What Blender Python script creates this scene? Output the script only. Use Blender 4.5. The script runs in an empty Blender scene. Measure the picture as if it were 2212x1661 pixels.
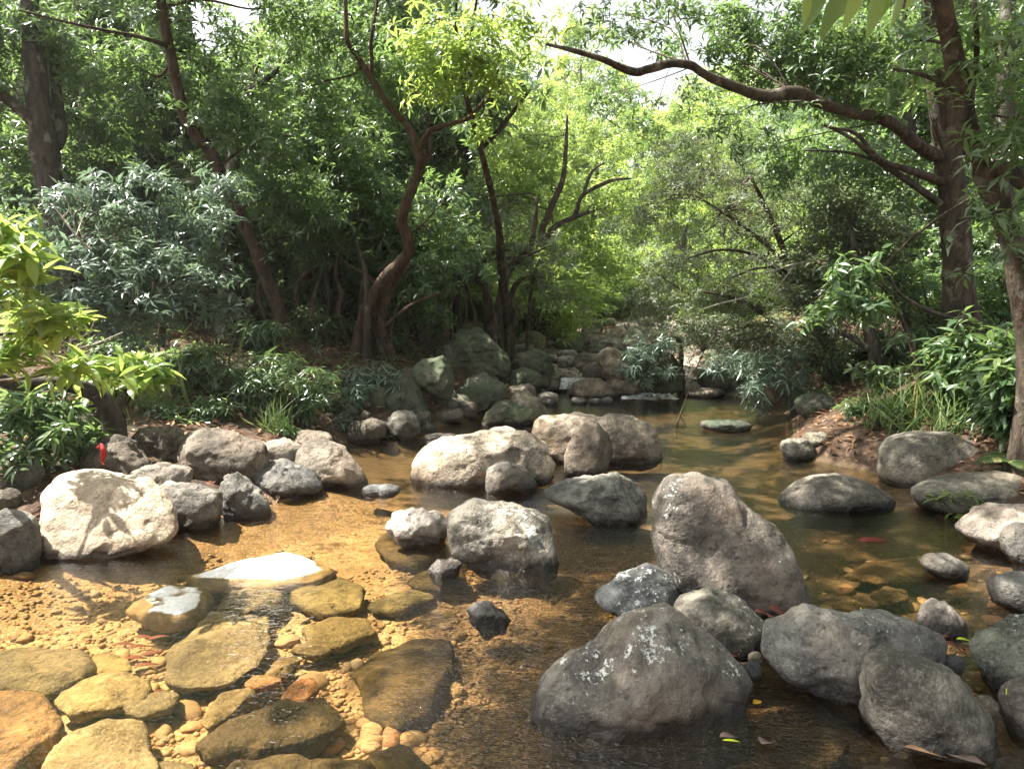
import bpy, bmesh, math
import numpy as np
from math import radians, sin, cos, atan, pi
rng = np.random.default_rng(11)
SC = bpy.context.scene
COL = SC.collection

# ------------------------------------------------------------------ camera
F, CX, CY, CH, HOR = 1659.0, 1106.0, 830.5, 1.45, 640.0
PITCH = atan((CY - HOR) / F)
CAM = np.array([0.0, 0.0, CH])
FW = np.array([0, cos(PITCH), -sin(PITCH)])
UP = np.array([0, sin(PITCH), cos(PITCH)])

def ray(px, py):
    d = FW + UP * ((CY - py) / F)
    d[0] = (px - CX) / F
    return d
def at(px, py, Y):
    d = ray(px, py)
    return CAM + d * (Y / d[1])
def on(px, py, z=0.0):
    d = ray(px, py)
    return CAM + d * ((z - CH) / d[2])

# ------------------------------------------------------------------ noise
_perm = np.random.default_rng(5).permutation(512)
_perm = np.concatenate([_perm, _perm, _perm])
_g = np.random.default_rng(6).normal(size=(512, 3))
_g /= np.linalg.norm(_g, axis=1)[:, None]
def pnoise(P):
    P = np.asarray(P, float)
    i = np.floor(P).astype(int)
    f = P - i
    i &= 511
    u = f * f * f * (f * (f * 6 - 15) + 10)
    r = 0
    for dx in (0, 1):
        for dy in (0, 1):
            for dz in (0, 1):
                h = _perm[_perm[_perm[(i[:, 0] + dx) & 511] + ((i[:, 1] + dy) & 511)] + ((i[:, 2] + dz) & 511)]
                g = _g[h]
                d = f - np.array([dx, dy, dz])
                w = (u[:, 0] if dx else 1 - u[:, 0]) * (u[:, 1] if dy else 1 - u[:, 1]) * (u[:, 2] if dz else 1 - u[:, 2])
                r = r + w * (g * d).sum(1)
    return r
def fbm(P, o=4, k=2.0):
    a, s, r = 1.0, 1.0, 0
    for j in range(o):
        r = r + a * pnoise(np.asarray(P) * s + 17.3 * j)
        a *= 0.5; s *= k
    return r

# ------------------------------------------------------------------ terrain
def edge_table(pts):
    w = [on(x, y) for x, y in pts]
    return np.array([p[1] for p in w]), np.array([p[0] for p in w])
_ly, _lx = edge_table([(0, 1240), (130, 1195), (385, 1150), (580, 1108), (710, 1062), (755, 960), (1030, 912), (1180, 872)])
_ry, _rx = edge_table([(2212, 1180), (1985, 1075), (1900, 1035), (1690, 985), (1690, 905), (1640, 868)])
LY = np.concatenate([[-8, 0], _ly, [11.6, 16, 20, 30, 45]]); LX = np.concatenate([[-3.4, -3.0], _lx, [.55, .9, 1.5, 3, 5]])
RY = np.concatenate([[-8, 0, 3.2], _ry, [11.8, 16, 20, 30, 45]]); RX = np.concatenate([[3.2, 3.0, 2.75], _rx, [2.7, 3.6, 4.4, 7, 10]])
def sstep(a, b, x):
    t = np.clip((x - a) / (b - a), 0, 1)
    return t * t * (3 - 2 * t)
def ground(x, y):
    x = np.asarray(x, float); y = np.asarray(y, float)
    x, y = np.broadcast_arrays(x, y)
    sh = x.shape
    x = x.ravel(); y = y.ravel()
    nz = pnoise(np.stack([x * .9, y * .9, 0 * x + 3.1], 1))
    n2 = pnoise(np.stack([x * 2.6, y * 2.6, 0 * x + 9.1], 1))
    xl = np.interp(y, LY, LX) + .12 * nz; xr = np.interp(y, RY, RX) + .12 * n2
    el = xl - x; er = x - xr
    e = np.maximum(el, er)
    up = np.maximum(0, y - 11.3)
    bed = -np.minimum(.15, .03 + .25 * np.maximum(-e, 0)) + .03 * nz + .02 * n2
    bed = bed + .066 * up * (up < 14) + (up >= 14) * (.924 + .05 * (up - 14)) + .12 * sstep(0, .8, up)
    eL = np.maximum(el, 0); eR = np.maximum(er, 0)
    hL = .30 + .52 * sstep(5.6, 8.8, y)
    bank = np.where(el > er, .07 + hL * (1 - np.exp(-(eL / 1.9) ** 1.5)) + .05 * eL, .05 + 1.15 * (1 - np.exp(-(eR / 2.0) ** 1.5)) + .05 * eR)
    bank = bank + .066 * np.minimum(up, 14) * np.exp(-e * .15)
    bank = bank + .09 * nz * np.minimum(1, np.maximum(e, 0)) + .05 * n2
    z = np.where(e > 0, np.where(e < .35, bed + (bank - bed) * sstep(0, .35, e), bank), bed)
    far = np.hypot(x - 2, y - 4)
    z = z + 10.0 * sstep(34, 85, far) + 1.2 * sstep(16, 34, far) * (y > 0)
    return z.reshape(sh)
def ground_hit(px, py, floor=0.0):
    d = ray(px, py)
    t = np.linspace(1.5, 60, 3000)
    P = CAM[None] + d[None] * t[:, None]
    g = np.maximum(ground(P[:, 0], P[:, 1]), floor)
    k = np.argmax(P[:, 2] <= g)
    if not (P[:, 2] <= g).any():
        k = len(t) - 1
    return P[k]
def gz(x, y):
    return float(ground(np.array([x]), np.array([y]))[0])

# ------------------------------------------------------------------ mesh helpers
def mesh_np(name, V, Fc, mat=None, smooth=True, attrs=None):
    """V (n,3); Fc: list of (m,k) int arrays"""
    if isinstance(Fc, np.ndarray): Fc = [Fc]
    me = bpy.data.meshes.new(name)
    V = np.ascontiguousarray(V, dtype=np.float32)
    me.vertices.add(len(V)); me.vertices.foreach_set('co', V.ravel())
    nl = sum(f.size for f in Fc); npoly = sum(len(f) for f in Fc)
    me.loops.add(nl); me.polygons.add(npoly)
    me.loops.foreach_set('vertex_index', np.concatenate([f.ravel() for f in Fc]).astype(np.int32))
    tot = np.concatenate([np.full(len(f), f.shape[1]) for f in Fc])
    st = np.concatenate([[0], np.cumsum(tot)[:-1]])
    me.polygons.foreach_set('loop_start', st.astype(np.int32))
    me.polygons.foreach_set('loop_total', tot.astype(np.int32))
    me.update(calc_edges=True)
    me.polygons.foreach_set('use_smooth', np.full(npoly, bool(smooth)))
    for k, a in (attrs or {}).items():
        at_ = me.attributes.new(k, 'FLOAT', 'POINT')
        at_.data.foreach_set('value', np.ascontiguousarray(a, dtype=np.float32))
    if mat: me.materials.append(mat)
    return me
def link(name, me, parent=None, loc=None):
    o = bpy.data.objects.new(name, me)
    COL.objects.link(o)
    if parent is not None: o.parent = parent
    if loc is not None: o.location = [float(v) for v in loc]
    return o
def tag(o, label=None, cat=None, group=None, kind=None):
    if label: o['label'] = label
    if cat: o['category'] = cat
    if group: o['group'] = group
    if kind: o['kind'] = kind
    return o
def empty(name, loc, label, cat, group=None):
    o = link(name, None, None, loc)
    o.empty_display_size = .1
    return tag(o, label, cat, group)

def unit(a):
    return a / (np.linalg.norm(a, axis=-1, keepdims=True) + 1e-9)

def smooth_path(P, R, n=6):
    """catmull-rom resample"""
    P = np.asarray(P, float); R = np.asarray(R, float)
    if len(P) == 2:
        t = np.linspace(0, 1, n + 1)[:, None]
        return P[0] + (P[1] - P[0]) * t, R[0] + (R[1] - R[0]) * t[:, 0]
    Q = np.vstack([2 * P[0] - P[1], P, 2 * P[-1] - P[-2]])
    out, ro = [], []
    for i in range(1, len(Q) - 2):
        p0, p1, p2, p3 = Q[i - 1:i + 3]
        for t in np.linspace(0, 1, n, endpoint=False):
            out.append(.5 * (2 * p1 + (p2 - p0) * t + (2 * p0 - 5 * p1 + 4 * p2 - p3) * t * t + (3 * p1 - p0 - 3 * p2 + p3) * t ** 3))
            ro.append(R[i - 1] * (1 - t) + R[i] * t)
    out.append(P[-1]); ro.append(R[-1])
    return np.array(out), np.array(ro)
def tube(P, R, k=9, bumpy=.10, n=6, seed=0.0):
    P, R = smooth_path(P, R, n)
    m = len(P)
    T = unit(np.gradient(P, axis=0))
    ref = np.array([.3, .9, .2])
    U = unit(np.cross(T, ref)); W = np.cross(T, U)
    a = np.linspace(0, 2 * pi, k, endpoint=False)
    ring = U[:, None] * np.cos(a)[None, :, None] + W[:, None] * np.sin(a)[None, :, None]
    V = P[:, None] + ring * R[:, None, None]
    if bumpy:
        nz = fbm(V.reshape(-1, 3) * np.array([9, 9, 4]) + seed, 3).reshape(m, k)
        V = P[:, None] + ring * (R[:, None] * (1 + bumpy * 2.2 * nz))[:, :, None]
    V = V.reshape(-1, 3)
    i = np.arange(m - 1)[:, None] * k; j = np.arange(k)[None]
    j2 = (j + 1) % k
    Q = np.stack([i + j, i + j2, i + k + j2, i + k + j], -1).reshape(-1, 4)
    V = np.vstack([V, P[-1] + T[-1] * R[-1] * .5])
    tip = len(V) - 1
    last = (m - 1) * k
    TR = np.stack([last + j[0], last + j2[0], np.full(k, tip)], 1)
    return V, Q, TR
class MB:
    def __init__(s): s.V = []; s.Q = []; s.T = []; s.n = 0
    def add(s, V, Q=None, T=None):
        s.V.append(V)
        if Q is not None and len(Q): s.Q.append(Q + s.n)
        if T is not None and len(T): s.T.append(T + s.n)
        s.n += len(V)
    def mesh(s, name, mat, origin=(0, 0, 0), smooth=True):
        V = np.vstack(s.V) - np.asarray(origin)
        Fc = []
        if s.Q: Fc.append(np.vstack(s.Q))
        if s.T: Fc.append(np.vstack(s.T))
        return mesh_np(name, V, Fc, mat, smooth)

# ------------------------------------------------------------------ leaves
SUN_AZ, SUN_EL = radians(-78), radians(60)       # azimuth from +Y towards +X
S = np.array([cos(SUN_EL) * sin(SUN_AZ), cos(SUN_EL) * cos(SUN_AZ), sin(SUN_EL)])
HOLES = []
def hole(px, py, rx, ry, z=0.0, jag=.25):
    c = on(px, py, z); t = (c - CAM)[1]
    wx = rx * t / F
    y0 = on(px, py + ry, z)[1]; y1 = on(px, py - ry, z)[1]
    HOLES.append((c[0], .5 * (y0 + y1), z, wx, .5 * (y1 - y0), jag))
def hole_w(x, y, rx, ry, z=0.0, jag=.25):
    HOLES.append((x, y, z, rx, ry, jag))
def in_sun(P):
    """points whose shadow would fall into one of the sun patches"""
    m = np.zeros(len(P), bool)
    for (x, y, z, rx, ry, jag) in HOLES:
        g = P - S[None] * ((P[:, 2] - z) / S[2])[:, None]
        q = np.hypot((g[:, 0] - x) / rx, (g[:, 1] - y) / ry)
        nz = pnoise(np.stack([g[:, 0] * 2.3, g[:, 1] * 2.3, 0 * q + z + x], 1))
        m |= (q + nz * jag * 2 < 1) & (P[:, 2] > z + .5)
    return m

def leaf_mesh(B, D, N, L, Wd, droop, nseg=2, fold=.25, rnd=None):
    """lance leaves: base, direction, normal, length, width -> V, quads, tris, attr"""
    n = len(B)
    D = unit(D); N = unit(N - D * (N * D).sum(1)[:, None])
    Sd = np.cross(D, N)
    L = np.broadcast_to(L, n).astype(float); Wd = np.broadcast_to(Wd, n).astype(float); droop = np.broadcast_to(droop, n).astype(float)
    ts = np.linspace(0, 1, nseg + 1)
    prof = np.sin(pi * ts ** .85)
    vs = []
    per = 0
    for k, t in enumerate(ts):
        c = B + D * (L * t * (1 - .25 * droop * t))[:, None] - N * (L * droop * t * t)[:, None]
        if k in (0, nseg):
            vs.append(c[:, None]); per += 1
        else:
            h = (Wd * .5 * prof[k])[:, None]
            e = N * (h * fold * 1.2)
            vs.append(np.stack([c - Sd * h + e, c, c + Sd * h + e], 1)); per += 3
    V = np.concatenate(vs, 1).reshape(-1, 3)
    o = (np.arange(n) * per)[:, None]
    tri = [[0, 1, 2], [0, 2, 3]]
    quad = []
    for k in range(nseg - 2):
        a = 1 + 3 * k; b = a + 3
        quad += [[a, b, b + 1, a + 1], [a + 1, b + 1, b + 2, a + 2]]
    a = 1 + 3 * (nseg - 2); t = per - 1
    tri += [[a, t, a + 1], [a + 1, t, a + 2]]
    T = np.concatenate([o + np.array(x)[None] for x in tri])
    Q = np.concatenate([o + np.array(x)[None] for x in quad]) if quad else None
    A = np.repeat(rng.random(n) if rnd is None else rnd, per)
    return V, Q, T, A

def whorls(C, A, nleaf, L, wr, el=(-25, 45), droop=.25, nseg=2, lvar=.3, wrnd=None):
    """clusters of leaves round shoot tips C with axes A"""
    n = len(C)
    A = unit(A)
    ref = np.where(np.abs(A[:, 2:3]) > .9, np.array([[1., 0, 0]]), np.array([[0, 0, 1.]]))
    U = unit(np.cross(A, ref)); W = np.cross(A, U)
    th = (rng.random((n, 1)) * 2 * pi + np.arange(nleaf)[None] * 2.39996 + rng.normal(size=(n, nleaf)) * .25)
    e = np.radians(rng.uniform(el[0], el[1], (n, nleaf)))
    R = U[:, None] * np.cos(th)[..., None] + W[:, None] * np.sin(th)[..., None]
    D = R * np.cos(e)[..., None] + A[:, None] * np.sin(e)[..., None]
    N = A[:, None] * np.cos(e)[..., None] - R * np.sin(e)[..., None]
    N = N + rng.normal(size=N.shape) * .18
    ll = L * (1 + lvar * rng.uniform(-1, .8, (n, nleaf)))
    B = C[:, None] + R * (.06 * L) - A[:, None] * (rng.random((n, nleaf)) * .5 * L)[..., None]
    r = (rng.random(n) if wrnd is None else wrnd)[:, None] * .65 + rng.random((n, nleaf)) * .35
    return leaf_mesh(B.reshape(-1, 3), D.reshape(-1, 3), N.reshape(-1, 3), ll.ravel(), (ll * wr).ravel(),
                     (droop * rng.uniform(.3, 1.7, (n, nleaf))).ravel(), nseg, rnd=r.ravel())
# ------------------------------------------------------------------ materials
class NT:
    def __init__(s, name):
        s.m = bpy.data.materials.new(name); s.m.use_nodes = True
        s.t = s.m.node_tree; s.t.nodes.clear()
        s.out = s.n('ShaderNodeOutputMaterial')
    def n(s, ty, **kw):
        x = s.t.nodes.new(ty)
        for k, v in kw.items():
            if k.startswith('i_'):
                x.inputs[k[2:].replace('_', ' ')].default_value = v
            else: setattr(x, k, v)
        return x
    def l(s, a, b): s.t.links.new(a, b)
    def noise(s, vec, scale, detail=4, rough=.55, dist=0.0):
        x = s.n('ShaderNodeTexNoise'); x.inputs['Scale'].default_value = scale; x.inputs['Detail'].default_value = detail
        x.inputs['Roughness'].default_value = rough; x.inputs['Distortion'].default_value = dist
        if vec is not None: s.l(vec, x.inputs['Vector'])
        return x.outputs['Fac']
    def vor(s, vec, scale, feature='F1', out='Distance', rand=1.0):
        x = s.n('ShaderNodeTexVoronoi', feature=feature); x.inputs['Scale'].default_value = scale
        x.inputs['Randomness'].default_value = rand
        if vec is not None: s.l(vec, x.inputs['Vector'])
        return x.outputs[out]
    def ramp(s, fac, stops, interp='LINEAR'):
        x = s.n('ShaderNodeValToRGB'); e = x.color_ramp.elements; x.color_ramp.interpolation = interp
        while len(e) < len(stops): e.new(.5)
        for k, (p, c) in enumerate(stops):
            e[k].position = p
            e[k].color = (c[0], c[1], c[2], 1) if not np.isscalar(c) else (c, c, c, 1)
        s.l(fac, x.inputs['Fac'])
        return x.outputs['Color']
    def mix(s, fac, a, b, blend='MIX'):
        x = s.n('ShaderNodeMix', data_type='RGBA', blend_type=blend)
        for v, i in ((fac, 0), (a, 6), (b, 7)):
            if hasattr(v, 'node'): s.l(v, x.inputs[i])
            elif np.isscalar(v): x.inputs[i].default_value = v
            else: x.inputs[i].default_value = (v[0], v[1], v[2], 1)
        return x.outputs[2]
    def math(s, op, a, b=None, c=None, clamp=False):
        x = s.n('ShaderNodeMath', operation=op, use_clamp=clamp)
        for k, v in enumerate((a, b, c)):
            if v is None: continue
            if hasattr(v, 'node'): s.l(v, x.inputs[k])
            else: x.inputs[k].default_value = v
        return x.outputs[0]
    def mr(s, v, a, b, c=0.0, d=1.0):
        x = s.n('ShaderNodeMapRange'); s.l(v, x.inputs[0])
        for k, q in enumerate((a, b, c, d)): x.inputs[k + 1].default_value = q
        return x.outputs[0]
    def vmul(s, v, xyz):
        x = s.n('ShaderNodeVectorMath', operation='MULTIPLY'); s.l(v, x.inputs[0]); x.inputs[1].default_value = xyz
        return x.outputs[0]
    def vadd(s, a, b):
        x = s.n('ShaderNodeVectorMath', operation='ADD'); s.l(a, x.inputs[0]); s.l(b, x.inputs[1])
        return x.outputs[0]
    def bump(s, h, strength=.5, dist=.02, normal=None):
        x = s.n('ShaderNodeBump'); x.inputs['Strength'].default_value = strength; x.inputs['Distance'].default_value = dist
        s.l(h, x.inputs['Height'])
        if normal is not None: s.l(normal, x.inputs['Normal'])
        return x.outputs['Normal']
    def bsdf(s, col, rough=.8, normal=None, spec=.3):
        x = s.n('ShaderNodeBsdfPrincipled')
        for v, i in ((col, 'Base Color'), (rough, 'Roughness'), (spec, 'Specular IOR Level')):
            if hasattr(v, 'node'): s.l(v, x.inputs[i])
            elif np.isscalar(v): x.inputs[i].default_value = v
            else: x.inputs[i].default_value = (v[0], v[1], v[2], 1)
        if normal is not None: s.l(normal, x.inputs['Normal'])
        return x.outputs[0]
    def done(s, sh):
        s.l(sh, s.out.inputs['Surface']); return s.m

def rock_mat(name, dark, light, lichen=0.0, moss=0.0, pits=.5, wet=True):
    t = NT(name)
    co = t.n('ShaderNodeTexCoord').outputs['Object']
    info = t.n('ShaderNodeObjectInfo')
    rv = t.n('ShaderNodeCombineXYZ')
    for k, m in enumerate((37., 53., 71.)):
        t.l(t.math('MULTIPLY', info.outputs['Random'], m), rv.inputs[k])
    v = t.vadd(co, rv.outputs[0])
    n1 = t.noise(v, 3.2, 7, .62, .4)
    n2 = t.noise(v, 13, 6, .65, .2)
    n3 = t.noise(v, 70, 4, .7)
    col = t.ramp(n1, [(.38, dark), (.50, [a * .5 + b * .5 for a, b in zip(dark, light)]), (.60, light)])
    col = t.mix(t.mr(n2, .46, .62, 0, .8), col, [d * .55 for d in dark])
    col = t.mix(t.mr(n3, .50, .70, 0, .5), col, [min(1, l * 1.45) for l in light])
    big = t.noise(v, 1.5, 4, .6, .8)
    col = t.mix(t.mr(big, .40, .62, .0, .55), col, [d * .55 for d in dark])
    # warm iron stain patches
    ns = t.noise(v, 2.1, 3, .5)
    col = t.mix(t.mr(ns, .54, .72, 0, .4), col, (.30, .24, .18))
    # fine veins
    nv = t.noise(t.vmul(v, (1, 1, 2.6)), 3.2, 6, .55, .3)
    vein = t.math('SUBTRACT', 1.0, t.mr(t.math('ABSOLUTE', t.math('SUBTRACT', nv, .5)), 0, .014))
    vein = t.math('MULTIPLY', vein, t.mr(t.noise(v, 2.3, 2), .55, .66))
    col = t.mix(t.math('MULTIPLY', vein, .55), col, [d * .4 for d in dark])
    n4 = t.noise(v, 130, 3, .7)
    col = t.mix(t.mr(n4, .52, .66, 0, .45), col, [d * .4 for d in dark])
    # object tint
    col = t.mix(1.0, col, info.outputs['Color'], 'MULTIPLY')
    pit = t.vor(v, 22)
    pm = t.mr(t.noise(v, 4, 3), .5, .62)
    pitf = t.math('MULTIPLY', t.mr(pit, .06, .26, 1, 0), pm)
    col = t.mix(t.math('MULTIPLY', pitf, .5), col, [d * .4 for d in dark])
    if moss:
        geo_n = t.n('ShaderNodeNewGeometry').outputs['Normal']
        sep = t.n('ShaderNodeSeparateXYZ'); t.l(geo_n, sep.inputs[0])
        mm = t.math('MULTIPLY', t.mr(t.noise(v, 5, 6, .7), .40, .60), t.mr(sep.outputs[2], -.6, .5))
        col = t.mix(t.math('MULTIPLY', mm, moss), col, t.ramp(n3, [(.3, (.035, .06, .03)), (.7, (.11, .15, .08))]))
    if lichen:
        mask = t.math('MULTIPLY', t.mr(t.noise(v, 2.6, 4, .6), .47, .66), t.mr(t.noise(v, 12, 3, .6), .36, .58))
        c1 = t.math('ADD', t.noise(v, 42, 5, .72), t.math('MULTIPLY', mask, .22 * lichen))
        c2 = t.math('ADD', t.noise(v, 90, 4, .7), t.math('MULTIPLY', mask, .16 * lichen))
        lf = t.math('MAXIMUM', t.mr(c1, .685, .71), t.math('MULTIPLY', t.mr(c2, .70, .72), .8))
        col = t.mix(t.math('MULTIPLY', lf, .85), col, (.64, .65, .62))
    rough = .82
    if wet:
        geo = t.n('ShaderNodeNewGeometry').outputs['Position']
        sp = t.n('ShaderNodeSeparateXYZ'); t.l(geo, sp.inputs[0])
        z = t.math('ADD', sp.outputs[2], t.math('MULTIPLY', t.math('SUBTRACT', t.noise(geo, 11, 4), .5), .11))
        w = t.mr(z, .028, .075, 1, 0)
        col = t.mix(t.math('MULTIPLY', w, .86), col, (.020, .018, .016))
        alg = t.mr(sp.outputs[2], -.03, -.005, 1, 0)
        ac = t.ramp(n2, [(.35, (.03, .023, .014)), (.55, (.065, .048, .026)), (.7, (.12, .09, .05))])
        col = t.mix(alg, col, ac)
        rough = t.mr(w, 0, 1, .82, .22)
    h = t.math('ADD', t.math('MULTIPLY', n1, .9), t.math('ADD', t.math('MULTIPLY', n2, .60), t.math('MULTIPLY', n3, .16)))
    h = t.math('SUBTRACT', h, t.math('MULTIPLY', pitf, pits * .35))
    h = t.math('SUBTRACT', h, t.math('MULTIPLY', vein, .10))
    return t.done(t.bsdf(col, rough, t.bump(h, 1.0, .05), .25))

M = {}
M['plain'] = rock_mat('grey_stone', (.082, .077, .069), (.31, .285, .245))
M['lichen'] = rock_mat('lichen_stone', (.08, .077, .071), (.29, .272, .24), lichen=1.0)
M['moss'] = rock_mat('mossy_stone', (.065, .065, .055), (.20, .19, .155), moss=.75, pits=.9)
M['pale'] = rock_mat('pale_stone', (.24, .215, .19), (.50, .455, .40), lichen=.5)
M['slab'] = rock_mat('river_slab_stone', (.15, .125, .08), (.39, .325, .215), pits=.6, wet=False)

def bark_mat(name, a, b, lich=.3):
    t = NT(name)
    co = t.n('ShaderNodeTexCoord').outputs['Object']
    v = t.vmul(co, (1, 1, .35))
    n1 = t.noise(v, 14, 6, .65, .5); n2 = t.noise(co, 5, 5, .6); n3 = t.noise(v, 60, 3)
    col = t.ramp(n1, [(.35, a), (.65, b)])
    col = t.mix(t.mr(n2, .57, .63, 0, lich), col, (.36, .36, .30))
    col = t.mix(t.mr(t.noise(co, 9, 4), .55, .7, 0, .35), col, (.07, .085, .035))
    h = t.math('ADD', n1, t.math('MULTIPLY', n3, .35))
    return t.done(t.bsdf(col, .88, t.bump(h, 1.0, .03), .2))
M['bark'] = bark_mat('brown_bark', (.024, .019, .015), (.10, .075, .055), .25)
M['bark_red'] = bark_mat('red_brown_bark', (.028, .018, .013), (.10, .064, .044), .10)
M['bark_grey'] = bark_mat('grey_bark', (.026, .023, .02), (.105, .09, .075), .45)
M['twig'] = bark_mat('dead_twig_bark', (.25, .22, .19), (.5, .46, .4), .3)

def leaf_mat(name, stops, trans, tcol, rough=.38, spec=.5):
    t = NT(name)
    a = t.n('ShaderNodeAttribute', attribute_name='rnd').outputs['Fac']
    info = t.n('ShaderNodeObjectInfo')
    col = t.ramp(a, stops)
    pr = t.bsdf(col, rough, None, spec)
    tr = t.n('ShaderNodeBsdfTranslucent')
    t.l(t.mix(.5, t.mix(1.0, col, (3.0, 3.0, 3.0), 'MULTIPLY'), tcol), tr.inputs['Color'])
    mx = t.n('ShaderNodeMixShader'); mx.inputs[0].default_value = trans
    t.l(pr, mx.inputs[1]); t.l(tr.outputs[0], mx.inputs[2])
    return t.done(mx.outputs[0])
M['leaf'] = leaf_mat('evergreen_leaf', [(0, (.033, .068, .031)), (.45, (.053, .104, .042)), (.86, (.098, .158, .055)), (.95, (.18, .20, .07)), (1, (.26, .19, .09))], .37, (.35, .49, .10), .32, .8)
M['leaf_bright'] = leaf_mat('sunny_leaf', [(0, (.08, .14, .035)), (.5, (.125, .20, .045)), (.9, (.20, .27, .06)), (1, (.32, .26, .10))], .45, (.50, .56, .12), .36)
M['leaf_grey'] = leaf_mat('willowy_leaf', [(0, (.045, .068, .042)), (.5, (.070, .100, .058)), (.85, (.115, .14, .075)), (.93, (.22, .18, .11)), (1, (.27, .16, .10))], .30, (.36, .42, .10), .45, .5)
M['leaf_blue'] = leaf_mat('blue_green_leaf', [(0, (.05, .085, .062)), (.6, (.09, .135, .10)), (.95, (.16, .21, .15)), (1, (.26, .22, .12))], .28, (.24, .36, .14), .30, .8)
M['grass'] = leaf_mat('grass_blade', [(0, (.045, .085, .028)), (.6, (.075, .125, .04)), (.9, (.14, .17, .06)), (1, (.34, .28, .12))], .32, (.25, .38, .08), .5, .3)
M['dry'] = leaf_mat('dry_leaf', [(0, (.075, .035, .02)), (.4, (.17, .085, .045)), (.75, (.27, .15, .08)), (1, (.38, .26, .16))], .12, (.4, .2, .1), .7, .2)

def plain_mat(name, c, rough=.6, n=.4):
    t = NT(name)
    co = t.n('ShaderNodeTexCoord').outputs['Object']
    k = t.noise(co, 40, 4)
    return t.done(t.bsdf(t.mix(t.mr(k, .3, .7, 0, n), c, [x * .5 for x in c]), rough, t.bump(k, .3, .004)))
M['red_leaf'] = plain_mat('red_leaf_skin', (.13, .016, .016), .45)
M['rust_leaf'] = plain_mat('rust_leaf_skin', (.14, .04, .024), .55)
M['yellow_leaf'] = plain_mat('yellow_leaf_skin', (.75, .42, .02), .5, .2)
M['lime_leaf'] = plain_mat('lime_leaf_skin', (.42, .52, .03), .5, .2)
M['tan_leaf'] = plain_mat('tan_leaf_skin', (.26, .16, .085), .6)
M['grey_leaf'] = plain_mat('grey_leaf_skin', (.13, .095, .075), .6)
M['red_cloth'] = plain_mat('red_cloth', (.36, .02, .022), .8, .3)

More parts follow.
